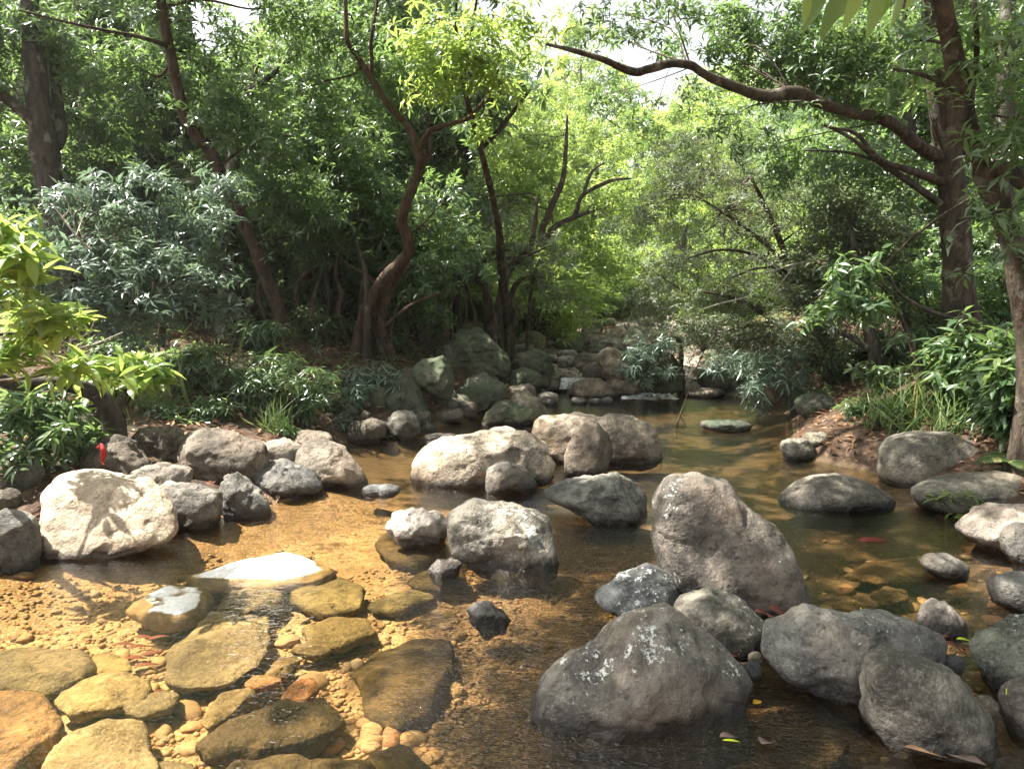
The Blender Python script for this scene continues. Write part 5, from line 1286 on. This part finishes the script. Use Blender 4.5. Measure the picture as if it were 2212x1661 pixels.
plant('bank_plant', 'broad-leaved herb in front of the brown bank boulder', 615, 938, 40, 50, 5, 'leaf', .12, .3, 6)
plant('bank_plant', 'leafy herb growing in the litter behind the big brown boulder', 440, 905, 50, 110, 12, 'leaf', .09, .25, 7)
plant('bank_plant', 'ground-hugging herb between the grass tuft and the ferny shrub', 360, 900, 36, 90, 10, 'leaf', .08, .26, 7)
grass('grass_tuft', 'pale drooping tuft of fine grass on the shaded bank', 330, 885, 62, 90, 260, 'grass', .9, 'grass', .005)
grass('grass_tuft', 'dark grassy tuft beneath the narrow-leaved shrub', 600, 935, 70, 70, 90, 'grass', .9, 'grass', .008)
grass('reed_clump', 'clump of long bent reed blades standing over the bank shrubs', 520, 830, 150, 90, 9, 'grass', .55, 'reeds', .035)
grass('reed_clump', 'few pale broken reed blades leaning over the litter', 430, 880, 80, 90, 6, 'grass', .9, 'reeds', .03)
for (px, py, lab) in ((250, 800, 'dim undergrowth bush below the thick forked trunk'), (400, 810, 'dim undergrowth bush before the lichened trunk'), (560, 760, 'shadowy bush to the side of the slanting trunk'), (680, 740, 'shadowy bush between the slanting and crooked trees'), (900, 720, 'dark low bush behind the squared boulder'), (1010, 690, 'dark low bush at the foot of the thin crooked stems'), (1170, 680, 'sunny bush on the far bank beside the channel'), (1250, 680, 'grey-green bush at the head of the channel'), (1330, 690, 'grassy bush beyond the white and rust boulders')):
    plant('undergrowth_bush', lab, px, py, 90, 170, 24, 'leaf_grey' if px > 1100 else 'leaf', .13, .24, 8, cat='bush', nseg=2, levels=4)
# right bank
grass('grass_clump', 'lush clump of arching grass blades above the dome boulder', 1965, 925, 95, 120, 110, 'grass', 1.0, 'grass', .014)
grass('grass_clump', 'smaller arching grass clump towards the litter spit', 1905, 915, 85, 90, 80, 'grass', 1.0, 'grass', .014)
grass('grass_clump', 'grass clump tucked under the broad-leaved plant', 2060, 930, 80, 110, 100, 'grass', 1.0, 'grass', .013)
plant('broadleaf_shrub', 'leafy shrub with broad bright leaves climbing the bank edge', 2150, 940, 240, 190, 34, 'leaf', .17, .30, 7, cat='shrub', nseg=4, levels=4)
plant('broadleaf_shrub', 'tall shrub with hanging broad leaves under the mottled trunk', 2190, 880, 230, 150, 26, 'leaf', .17, .30, 7, cat='shrub', nseg=4, levels=4)
plant('broadleaf_shrub', 'rosette-leaved shrub in half shade before the stout trunk', 2050, 880, 190, 130, 12, 'leaf', .2, .26, 8, cat='shrub', nseg=4)
plant('broadleaf_shrub', 'low leafy shrub hiding the foot of the grey stem', 1900, 850, 90, 130, 18, 'leaf', .11, .28, 7, cat='shrub')
plant('broadleaf_shrub', 'dark shrub filling the shade behind the litter spit', 1800, 830, 100, 150, 20, 'leaf', .12, .2, 8, cat='shrub')
plant('broadleaf_shrub', 'dark leafy shrub in the shade between two trunks', 1990, 800, 130, 130, 20, 'leaf', .13, .28, 7, cat='shrub')
plant('broadleaf_shrub', 'tall leafy shrub crowding the frame edge in front of the mottled trunk', 2205, 975, 330, 150, 30, 'leaf', .17, .30, 7, cat='shrub', nseg=4, levels=5)
plant('broadleaf_shrub', 'broad-leaved shrub rising behind the grass clumps', 2085, 900, 260, 150, 26, 'leaf', .15, .30, 7, cat='shrub', nseg=4, levels=5)
fern('fern', 'fern with sunlit feathery fronds beside the dome boulder', 2195, 1005, 95, 9, 'grass')
plant('water_plant', 'little seedling cluster of pale green leaves standing in the shallow pool edge', 2075, 1118, 80, 130, 11, 'leaf_bright', .075, .42, 6, (-10, 40), .2, cat='plant', nseg=4, levels=2, z=-.03)

# dead twigs
def twig(name, label, paths, mat='twig', cat='twig'):
    mb = MB()
    for p in paths:
        P = [at(*q[:3]) for q in p]; R = [q[3] * .5 * q[2] / F for q in p]
        mb.add(*tube(P, R, 6, .08, 5))
    b = at(*paths[0][0][:3])
    return tag(link(name, mb.mesh(name, M[mat], b), None, b), label, cat)
twig('dead_twig', 'bleached dead twig forking above the silvery shrub', [[(195, 540, 6.4, 5), (165, 510, 6.3, 5), (135, 470, 6.3, 4), (110, 440, 6.3, 3)], [(165, 510, 6.1, 4), (180, 470, 6.2, 3), (195, 440, 6.2, 2)], [(135, 472, 6.1, 4), (150, 450, 6.1, 3), (140, 425, 6.1, 2)]])
twig('dead_twig', 'bare pale twigs fanning below the silvery shrub', [[(148, 760, 6.4, 7), (160, 720, 6.4, 5), (180, 700, 6.4, 3), (190, 660, 6.4, 2)], [(150, 755, 6.4, 5), (200, 745, 6.4, 4), (265, 718, 6.4, 2)], [(160, 720, 6.4, 4), (150, 690, 6.4, 3), (160, 660, 6.4, 2)], [(155, 735, 6.4, 4), (190, 720, 6.4, 3), (205, 690, 6.4, 1.5)]])
twig('dead_twig', 'brown hanging twig with dry tassels over the green pool', [[(1475, 880, 8.6, 3), (1465, 910, 8.6, 3), (1460, 950, 8.6, 2)], [(1475, 880, 8.6, 2), (1492, 830, 8.7, 2), (1515, 770, 8.9, 2.5), (1545, 720, 9.2, 3)], [(1470, 900, 8.6, 2), (1485, 925, 8.6, 1.5)], [(1467, 905, 8.6, 2), (1450, 930, 8.6, 1.5)]], 'bark_red')
twig('fallen_branch', 'thin fallen stick lying on the litter behind the bank boulders', [[(395, 935, 7.4, 5), (450, 905, 7.6, 5), (510, 880, 7.8, 4), (560, 860, 8, 3)]])
twig('fallen_branch', 'brown driftwood pole lying under the drooping leaves at the picture edge', [[(-60, 978, 4.9, 14), (0, 985, 4.9, 14), (60, 992, 5.0, 14), (110, 1005, 5.1, 12)]], 'bark_red')
twig('dry_branch', 'dry reddish twig tangle inside the willowy foliage', [[(1790, 560, 9.2, 5), (1720, 570, 9.1, 4), (1650, 590, 9, 3), (1600, 585, 8.9, 2)], [(1720, 570, 9.1, 3), (1680, 620, 9, 2.5), (1650, 650, 9, 2)], [(1680, 580, 9, 3), (1640, 555, 9, 2), (1590, 560, 9, 1.5)], [(1620, 640, 9.0, 3), (1560, 655, 8.9, 2.5), (1510, 670, 8.9, 2)]])
twig('dry_branch', 'long bare bough running through the shrub beneath the lichened limb', [[(2030, 440, 8.3, 16), (1960, 390, 8.1, 14), (1900, 350, 7.9, 11), (1840, 300, 7.7, 8), (1780, 270, 7.6, 5)], [(1900, 350, 7.9, 7), (1830, 330, 7.8, 6), (1740, 325, 7.7, 4)]], 'bark_grey')

# ------------------------------------------------------------------ single fallen leaves and the cloth strip
def leaf_obj(name, label, px, py, z, Lpx, ang, wr, mat, droop=.25, cat='leaf', up=(0, 0, 1), fold=.25, dist=None):
    c = on(px, py, z) if dist is None else at(px, py, dist)
    L = Lpx * c[1] / F
    D = np.array([[cos(ang), sin(ang), .05]])
    V, Qd, T, A = leaf_mesh(-D * L / 2, D, np.array([up], float), L, L * wr, droop, 8, fold)
    V = V + np.array([0, 0, .012])
    o = link(name, mesh_np(name, V, [T, Qd], M[mat], True, {'rnd': A}), None, c)
    sm = o.modifiers.new('thick', 'SOLIDIFY'); sm.thickness = .0015
    return tag(o, label, cat)
leaf_obj('fallen_leaf', 'long dark red leaf floating in the still brown pool', 1893, 1172, -.016, 95, -.12, .30, 'red_leaf', .05)
leaf_obj('fallen_leaf', 'yellow leaf floating beside the pitted pyramid boulder', 1636, 1523, .004, 26, .5, .7, 'yellow_leaf', .1)
leaf_obj('fallen_leaf', 'brownish pink leaf afloat above a green one by the pyramid boulder', 1574, 1594, .006, 46, .2, .5, 'grey_leaf', .3)
leaf_obj('fallen_leaf', 'narrow green leaf afloat under the brownish pink one', 1580, 1606, .004, 40, -.1, .22, 'lime_leaf', .1)
leaf_obj('fallen_leaf', 'pale tan leaf lying at the shore beneath the egg-shaped boulder', 2000, 1628, .01, 90, -.45, .3, 'tan_leaf', .1)
leaf_obj('fallen_leaf', 'large grey wilted leaf at the bottom edge', 2085, 1642, .012, 90, -.5, .5, 'grey_leaf', .12)
leaf_obj('fallen_leaf', 'yellow-green leaf among red ones behind the saddle boulder', 2082, 1386, .06, 34, -.1, .4, 'lime_leaf', .2)
for k, (px, py, a) in enumerate(((2050, 1378, .4), (2062, 1396, -.6), (2085, 1402, 1.2), (2072, 1412, 2.0), (2040, 1392, 2.6))):
    o = leaf_obj('fallen_leaf', 'curled rusty leaf in the drift of leaves behind the saddle boulder', px, py, .05, 36, a, .5, 'rust_leaf', .5); o['group'] = 'rusty leaves behind the saddle boulder'
for k, (px, py, a) in enumerate(((1655, 1325, .1), (1672, 1330, .9), (1685, 1322, -.5), (1660, 1342, 2.2))):
    o = leaf_obj('fallen_leaf', 'big curled russet leaf heaped at the foot of the tall boulder', px, py, .10, 56, a, .6, 'rust_leaf', .6); o['group'] = 'russet leaves heaped by the tall boulder'
for k, (px, py, a) in enumerate(((1590, 1420, .3), (1605, 1435, 1.5), (1620, 1418, -.8), (1640, 1400, .8), (1655, 1425, 2.2))):
    o = leaf_obj('fallen_leaf', 'brown leaf caught in the cleft between the pyramid and saddle boulders', px, py, .05, 34, a, .45, 'tan_leaf' if k % 2 else 'rust_leaf', .4); o['group'] = 'leaves caught in the cleft'
leaf_obj('fallen_leaf', 'crinkled brown leaf soaked at the sandy edge', 1655, 1605, .004, 44, .8, .8, 'grey_leaf', .4)
leaf_obj('green_bud', 'bright green bud sprouting over the dark boulder at the frame edge', 2172, 1500, .22, 30, 1.0, .35, 'lime_leaf', 0., 'bud', (0, -1, 0))
leaf_obj('fallen_leaf', 'fresh green leaf upright behind the saddle boulder', 1862, 1322, .05, 22, 1.3, .5, 'lime_leaf', .2, 'leaf', (0, -1, .3))
leaf_obj('fallen_leaf', 'lime leaf stranded on the thin flat stone of the side pool', 1003, 942, .05, 14, .2, .5, 'lime_leaf', .1)
for k, (px, py, a) in enumerate(((300, 1400, .4), (330, 1415, .6), (290, 1425, .3), (318, 1440, .5), (345, 1380, .7), (270, 1395, .2), (335, 1500, .9), (312, 1380, .1))):
    o = leaf_obj('drowned_leaf', 'reddish drowned leaf in the drift beside the widest tan slab', px, py, -.09, 55, a, .3, 'rust_leaf', .15); o['group'] = 'reddish drowned leaves by the tan slab'
# white-grey river pebbles wedged in the clefts
for (px, py, w, lab, tn) in ((1478, 1262, 20, 'cream pebble of a pair wedged below the tall boulder, flatter one', (1.1, .95, .8)), (1494, 1270, 16, 'egg-shaped tan pebble standing against the tall boulder', (1.0, .85, .7)), (1512, 1278, 34, 'grey cobble wedged beneath the tall boulder', (.8, .8, .78)), (1632, 1420, 34, 'cream oval pebble in the leafy cleft', (1.1, 1, .85)), (1625, 1445, 40, 'blue-grey cobble under the cream oval pebble', (.6, .65, .75)), (2060, 1432, 44, 'blue-black wet cobble in the gap behind the saddle boulder', (.4, .42, .5)), (2130, 1522, 50, 'tan oval stone jammed between the egg-shaped and dark edge boulders', (1.0, .92, .8)), (1612, 1478, 30, 'wet grey pebble against the pyramid boulder', (.6, .6, .62))):
    stone(lab, (px - w / 2, py - w * .35, px + w / 2, py + w * .35), 'plain', tn, .9, 3, .03, .5, 2, 'pebble', 'pebble', zb=.06)
# red strip of cloth tied on the leaf spray
n = 14; P = []
cth = [(219, 958, 4.85), (222, 972, 4.83), (224, 985, 4.85), (221, 996, 4.85), (226, 1005, 4.83)]
V, R = smooth_path([at(*q) for q in cth], [.008, .015, .017, .012, .005], 5)
m = len(V); side = np.stack([np.cos(np.linspace(0, 1.6, m)), np.sin(np.linspace(0, 1.6, m)), 0 * np.arange(m)], 1)
VV = np.stack([V - side * R[:, None], V + side * R[:, None]], 1).reshape(-1, 3)
b = V[0]
i = np.arange(m - 1) * 2
Q = np.stack([i, i + 1, i + 3, i + 2], 1)
v2 = np.array([at(219, 961, 4.85), at(211, 963, 4.85), at(206, 968, 4.83), at(213, 969, 4.85)])
Q = np.vstack([Q, [[2 * m, 2 * m + 1, 2 * m + 2, 2 * m + 3]]])
o = link('red_ribbon', mesh_np('red_ribbon', np.vstack([VV, v2]) - b, Q, M['red_cloth'], True), None, b)
o.modifiers.new('thick', 'SOLIDIFY').thickness = .002
tag(o, 'torn strip of red cloth tied to the drooping leaves above the white boulder', 'ribbon')

# ------------------------------------------------------------------ leaf litter (nobody could count it)
n = 36000
x = rng.uniform(-8, 8, n); y = rng.uniform(2.5, 17, n)
z = ground(x, y)
keep = z > .03
keep &= rng.random(n) < np.where(y < 9, 1, .7)
x, y, z = x[keep], y[keep], z[keep]
n = len(x); a = rng.uniform(0, 2 * pi, n)
D = np.stack([np.cos(a), np.sin(a), rng.normal(size=n) * .25], 1)
N = np.array([[0, 0, 1.]]) + rng.normal(size=(n, 3)) * .35
L = rng.uniform(.05, .11, n)
V, Qd, T, A = leaf_mesh(np.stack([x, y, z + rng.uniform(.004, .03, n)], 1), D, N, L, L * rng.uniform(.28, .45, n), rng.uniform(-.3, .6, n), 2, .4)
tag(link('leaf_litter', mesh_np('leaf_litter', V, [T], M['dry'], False, {'rnd': A})), 'brown dry leaf litter covering both banks', 'leaf litter', kind='stuff')
# low ground cover on the shaded forest floor
n = 2600
x = np.concatenate([rng.uniform(-9, -.6, n), rng.uniform(3, 9, n // 2)]); y = np.concatenate([rng.uniform(6.5, 16, n), rng.uniform(4.5, 15, n // 2)])
z = ground(x, y); keep = (z > .3) & (pnoise(np.stack([x * .8, y * .8, 0 * x + 2.2], 1)) > -.05)
P = np.stack([x, y, z + .07], 1)[keep]
V, Qd, T, A = whorls(P, np.tile([[0, 0, 1.]], (len(P), 1)) + rng.normal(size=P.shape) * .2, 7, .09, .26, (0, 50), .4, 2)
tag(link('ground_cover', mesh_np('ground_cover', V, [T], M['leaf'], False, {'rnd': A})), 'low green seedlings carpeting the forest floor', 'ground cover', kind='stuff')
# meadow grass beyond the trees
n = 9000
x = rng.uniform(-16, -1, n); y = rng.uniform(16, 30, n); z = ground(x, y)
a = rng.uniform(0, 2 * pi, n)
D = np.stack([np.cos(a) * .5, np.sin(a) * .5, 1 + 0 * a], 1); N = np.stack([np.cos(a), np.sin(a), .8 + 0 * a], 1)
V, Qd, T, A = leaf_mesh(np.stack([x, y, z], 1), D, N, rng.uniform(.25, .5, n), .035, .5, 2, .2)
tag(link('meadow_grass', mesh_np('meadow_grass', V, [T], M['grass'], False, {'rnd': A})), 'sunlit meadow grass beyond the trees', 'grass', kind='stuff')

# ------------------------------------------------------------------ the wood further back: a few trees built once, then copied
def proto_tree(h, mat, nclump, L, seed):
    root = empty('background_tree', (0, 0, 0), 'x', 'tree')
    mb = MB()
    P = [np.array([0, 0, -.3]), np.array([.1, .05, h * .25]), np.array([-.05, .15, h * .5]), np.array([.1, 0, h * .85])]
    mb.add(*tube(P, [.17, .13, .10, .03], 8, .08, 6, seed))
    sk, sr = smooth_path(P, [.17, .13, .10, .03], 6)
    Ps, As, Ws = [], [], []
    for k in range(9):
        a = k * 2.4; zz = h * (.14 + .86 * (k + .5) / 9); rr = 1.9 * (1 - .5 * abs(zz / h - .5))
        c = np.array([cos(a) * rr * .65, sin(a) * rr * .65, zz])
        P_, A_, cc, w = clump_points(c, (1.15, 1.15, .75), nclump // 9, 9, .42, .35)
        Ps.append(P_); As.append(A_); Ws.append(w)
        lp, lr = limb_to(mb, sk, sr, c, .012, k)
        for q in cc[:10]: limb_to(mb, lp, lr, q, .004, k, .05, 4)
    link('trunk', mb.mesh('trunk', M['bark_grey']), root)
    V, Qd, T, A = whorls(np.vstack(Ps), np.vstack(As), 6, L, .3, (-35, 40), .3, 2, wrnd=np.concatenate(Ws))
    link('crown', mesh_np('crown', V, [T], M[mat], False, {'rnd': A}), root)
    return root
def copy_tree(o):
    c = o.copy(); COL.objects.link(c)
    for ch in o.children:
        d = ch.copy(); COL.objects.link(d); d.parent = c
    return c
PT = {'dark': [proto_tree(8, 'leaf', 230, .17, 1.), proto_tree(7, 'leaf', 210, .17, 9.)], 'bright': [proto_tree(7, 'leaf_bright', 210, .18, 3.)]}
used = {}
def place(kind, j, x, y, s, rz, label, group):
    p = PT[kind][j]
    o = p if (kind, j) not in used else copy_tree(p)
    used[(kind, j)] = 1
    o.location = (x, y, gz(x, y) - .05); o.rotation_euler = (0, 0, rz); o.scale = (s, s, s * rng.uniform(.92, 1.1))
    tag(o, label, 'tree', group)
spots = []
def free(x, y, d):
    for (a, b) in spots:
        if math.hypot(a - x, b - y) < d: return False
    spots.append((x, y)); return True
k = 0
for t in range(4000):            # left wood
    if k >= 46: break
    y = rng.uniform(12.5, 34); x = rng.uniform(-.80 * y - 4, -.05 * y - 1.0)
    if -5.0 < x + .30 * y < 1.6 and 14.5 < y < 26: continue
    if free(x, y, 2.0 if y < 20 else 2.6):
        place('dark' if y < 22 else 'bright', k % 2 if y < 22 else 0, x, y, rng.uniform(.9, 1.2), rng.uniform(0, 6.28), 'leafy evergreen standing in the shaded wood behind the bank trees' if y < 22 else 'sunlit tree beyond the meadow', 'wood behind the bank trees' if y < 22 else 'sunlit trees beyond the meadow'); k += 1
k = 0
for t in range(4000):            # right wood
    if k >= 28: break
    y = rng.uniform(11.5, 30); x = rng.uniform(.30 * y + 2.0, .85 * y + 4)
    if free(x, y, 2.1):
        place('dark', k % 2, x, y, rng.uniform(.9, 1.2), rng.uniform(0, 6.28), 'evergreen of the dense wood behind the weeping shrub', 'wood behind the weeping shrub'); k += 1
k = 0
for t in range(6000):            # sunny trees closing the view up the channel
    if k >= 22: break
    y = rng.uniform(21, 42); x = rng.uniform(-.05 * y - .5, .34 * y + 1)
    if y < 32 and abs(x - (2.4 + .09 * (y - 18))) < 1.6: continue
    s = (7.2 if y < 30 else 8.2) * y / 30 / 7 * (1.05 if x < .10 * y else .92) * rng.uniform(.8, 1.0)
    if free(x, y, 2.2):
        place('bright', 0, x, y, s, rng.uniform(0, 6.28), 'yellow-green sunlit tree closing the view up the stream', 'sunlit trees up the stream'); k += 1

def proto_bush(mat, L):
    root = empty('understory_bush', (0, 0, 0), 'x', 'bush')
    mb = MB(); Ps, As, Ws = [], [], []
    for k in range(7):
        a = k * 2.4; tip = np.array([cos(a) * .55, sin(a) * .55, .5 + .17 * k])
        mb.add(*tube([np.array([cos(a), sin(a), -1.]) * .06, tip * np.array([.5, .5, .55]), tip], [.03, .02, .006], 6, .05, 5, k))
        P_, A_, cc, w = clump_points(tip, (.5, .5, .35), 9, 9, .3, .3)
        Ps.append(P_); As.append(A_); Ws.append(w)
    link('stem', mb.mesh('stem', M['bark']), root)
    V, Qd, T, A = whorls(np.vstack(Ps), np.vstack(As), 7, L, .26, (-30, 40), .35, 2, wrnd=np.concatenate(Ws))
    link('foliage', mesh_np('foliage', V, [T], M[mat], False, {'rnd': A}), root)
    return root
PB = [proto_bush('leaf', .12), proto_bush('leaf', .14)]
kb = 0
for t in range(5000):
    if kb >= 44: break
    side = kb % 3
    if side < 2: y = rng.uniform(10.2, 15.5); x = rng.uniform(-.66 * y - 1, -.12 * y)
    else: y = rng.uniform(9.2, 14); x = rng.uniform(.42 * y + 1.0, .8 * y)
    if abs(x + .30 * y) < .8 and y > 11: continue
    if not free(x, y, .95): continue
    o = PB[kb] if kb < 2 else copy_tree(PB[kb % 2])
    s = rng.uniform(.6, 1.0)
    o.location = (x, y, gz(x, y)); o.rotation_euler = (0, 0, rng.uniform(0, 6.28)); o.scale = (s * 1.2, s * 1.2, s)
    tag(o, 'leafy understory bush in the shade between the bank trees' if side < 2 else 'dark understory bush behind the broad-leaved shrubs', 'bush', 'understory bushes of the bank wood' if side < 2 else 'understory bushes behind the broad-leaved shrubs'); kb += 1

kb = 0
PBB = proto_bush('leaf_bright', .15)
for t in range(3000):            # sunny bushes on both rims of the stony channel
    if kb >= 66: break
    y = rng.uniform(16.0, 36)
    side = -1 if kb % 2 else 1
    xm = np.interp(y, LY, LX) if side < 0 else np.interp(y, RY, RX)
    if y > 22.5: xm = .5 * (np.interp(y, LY, LX) + np.interp(y, RY, RX)) - side * .3
    x = float(xm) + side * rng.uniform(.3, 4.2)
    if not free(x, y, .9): continue
    o = PBB if kb == 0 else copy_tree(PBB)
    s = rng.uniform(.7, 1.25)
    o.location = (x, y, gz(x, y)); o.rotation_euler = (0, 0, rng.uniform(0, 6.28)); o.scale = (s * 1.2, s * 1.2, s)
    tag(o, 'sunny yellow-green bush on the rim of the stony upper channel', 'bush', 'sunny bushes along the upper channel'); kb += 1

# low dark bushes hemming the far side of the pool under the willowy shrub
for (px, py, lab) in ((1850, 800, 'dark bush at the foot of the short grey-stemmed tree'), (1760, 790, 'dark bush under the lower edge of the willowy foliage'), (1690, 770, 'dim bush behind the trailing star-leaved branch'), (1600, 770, 'dim bush in the hollow beneath the willowy foliage'), (1520, 760, 'grey-green bush where the willowy foliage meets the channel'), (1930, 790, 'dark leafy bush between the short tree and the stout trunk'), (2010, 760, 'shaded bush right at the base of the stout trunk')):
    plant('undergrowth_bush', lab.replace('right at', 'at'), px, py, 110, 170, 26, 'leaf_grey' if px < 1800 else 'leaf', .11, .22, 8, cat='bush', nseg=2, levels=4)
# thin poles and suckers in the shade behind the bank boulders
k = 0
for (px, py, Yd, tx, ty) in ((700, 735, 10.2, 690, 500), (845, 730, 10.6, 860, 480), (930, 700, 11, 905, 470), (955, 705, 11.2, 985, 520), (1020, 715, 11.4, 985, 560), (540, 720, 10.6, 520, 470), (430, 740, 10.4, 420, 480), (280, 760, 10, 290, 500), (760, 690, 11.5, 775, 420), (645, 700, 11.2, 660, 520), (1135, 705, 12.2, 1165, 560), (790, 760, 9.5, 770, 520), (815, 762, 9.7, 850, 540), (838, 765, 9.5, 905, 560), (755, 750, 9.6, 735, 560), (770, 752, 9.9, 790, 560), (725, 735, 9.8, 715, 540), (860, 745, 9.9, 880, 600), (985, 712, 11, 1020, 560), (1040, 715, 11.2, 1040, 560), (1085, 712, 11.4, 1110, 560), (590, 735, 9.9, 585, 560), (668, 742, 9.7, 700, 560)):
    a = at(px, py, Yd); a[2] = gz(a[0], a[1]) - .05; c = at(tx, ty, Yd + .3); k += 1
    mid = (a + c) / 2 + rng.normal(size=3) * .17
    mb = MB(); mb.add(*tube([a, mid, c], [.035 + .02 * (k % 3 == 0), .028 + .012 * (k % 3 == 0), .015], 7, .1, 8, k))
    tag(link('thin_stem', mb.mesh('thin_stem', M['bark'], a), None, a), 'thin bare stem rising in the shade behind the bank boulders', 'tree stem', 'thin bare stems in the shade')

for (px, py, lab) in ((520, 850, 'ferny low plant between the reed blades and the big brown boulder'), (700, 850, 'low plant spreading under the slanting tree'), (380, 850, 'low plant beside the pale grass tuft'), (610, 810, 'low plant in the litter beneath the slanting trunk'), (720, 890, 'narrow-leaved herb close to the side pool'), (470, 905, 'herb at the top of the bank stones'), (300, 850, 'shaded herb behind the bent mossy trunk'), (860, 760, 'dark herb between the crooked stems and the squared boulder'), (1760, 870, 'herb at the rim of the litter spit'), (1850, 900, 'small herb in the litter before the grass clumps')):
    plant('bank_plant', lab, px, py, 60, 120, 14, 'leaf', .11, .2, 8, nseg=2)
# ------------------------------------------------------------------ light, sky, camera
w = bpy.data.worlds.new('World'); SC.world = w; w.use_nodes = True
nt = w.node_tree
sky = nt.nodes.new('ShaderNodeTexSky'); sky.sky_type = 'NISHITA'; sky.sun_disc = False
sky.sun_elevation = SUN_EL; sky.sun_rotation = SUN_AZ
sky.air_density = 1.0; sky.dust_density = 3.0; sky.ozone_density = 1.0
bw = nt.nodes.new('ShaderNodeRGBToBW'); nt.links.new(sky.outputs[0], bw.inputs[0])
mx = nt.nodes.new('ShaderNodeMix'); mx.data_type = 'RGBA'; mx.inputs[0].default_value = .82     # milky, hazy sky
nt.links.new(sky.outputs[0], mx.inputs[6]); nt.links.new(bw.outputs[0], mx.inputs[7])
bg = nt.nodes['Background']; nt.links.new(mx.outputs[2], bg.inputs[0]); bg.inputs[1].default_value = .11
# thin haze filling the whole scene
hb = bmesh.new(); bmesh.ops.create_cube(hb, size=1.0); hm = bpy.data.meshes.new('haze'); hb.to_mesh(hm); hb.free()
ho = link('haze', hm); ho.scale = (200, 172, 32); ho.location = (0, 40, 14)
ht = bpy.data.materials.new('haze_air'); ht.use_nodes = True; hn = ht.node_tree; hn.nodes.clear()
hout = hn.nodes.new('ShaderNodeOutputMaterial'); hv = hn.nodes.new('ShaderNodeVolumePrincipled')
hv.inputs['Color'].default_value = (.97, .97, .93, 1); hv.inputs['Density'].default_value = .0008; hv.inputs['Anisotropy'].default_value = .3
hn.links.new(hv.outputs[0], hout.inputs['Volume']); hm.materials.append(ht)
tag(ho, 'thin sunlit haze hanging under the trees', 'haze', kind='stuff')
sl = bpy.data.lights.new('sun', 'SUN'); sl.energy = 5.0; sl.angle = radians(.53); sl.color = (1, .94, .84)
so = bpy.data.objects.new('sun', sl); COL.objects.link(so)
from mathutils import Vector
so.rotation_euler = Vector(S).to_track_quat('Z', 'Y').to_euler()
so.location = (-5, 5, 14)
cd = bpy.data.cameras.new('camera'); cam = bpy.data.objects.new('camera', cd); COL.objects.link(cam)
cd.sensor_width = 36; cd.lens = 36 * F / 2212; cd.clip_end = 500; cd.clip_start = .05
cam.location = CAM; cam.rotation_euler = (pi / 2 - PITCH, 0, 0)
SC.camera = cam
vs = SC.view_settings; vs.view_transform = 'Standard'; vs.look = 'None'; vs.exposure = 2.15; vs.gamma = 1
cy = SC.cycles
cy.max_bounces = 7; cy.diffuse_bounces = 4; cy.glossy_bounces = 2; cy.transmission_bounces = 4; cy.transparent_max_bounces = 10
cy.caustics_reflective = False; cy.caustics_refractive = False
cy.use_denoising = True
cy.sample_clamp_indirect = 8
print('LEAVES', NLEAF, 'polys', sum(len(o.data.polygons) for o in COL.objects if o.type == 'MESH'), 'objs', len(COL.objects))
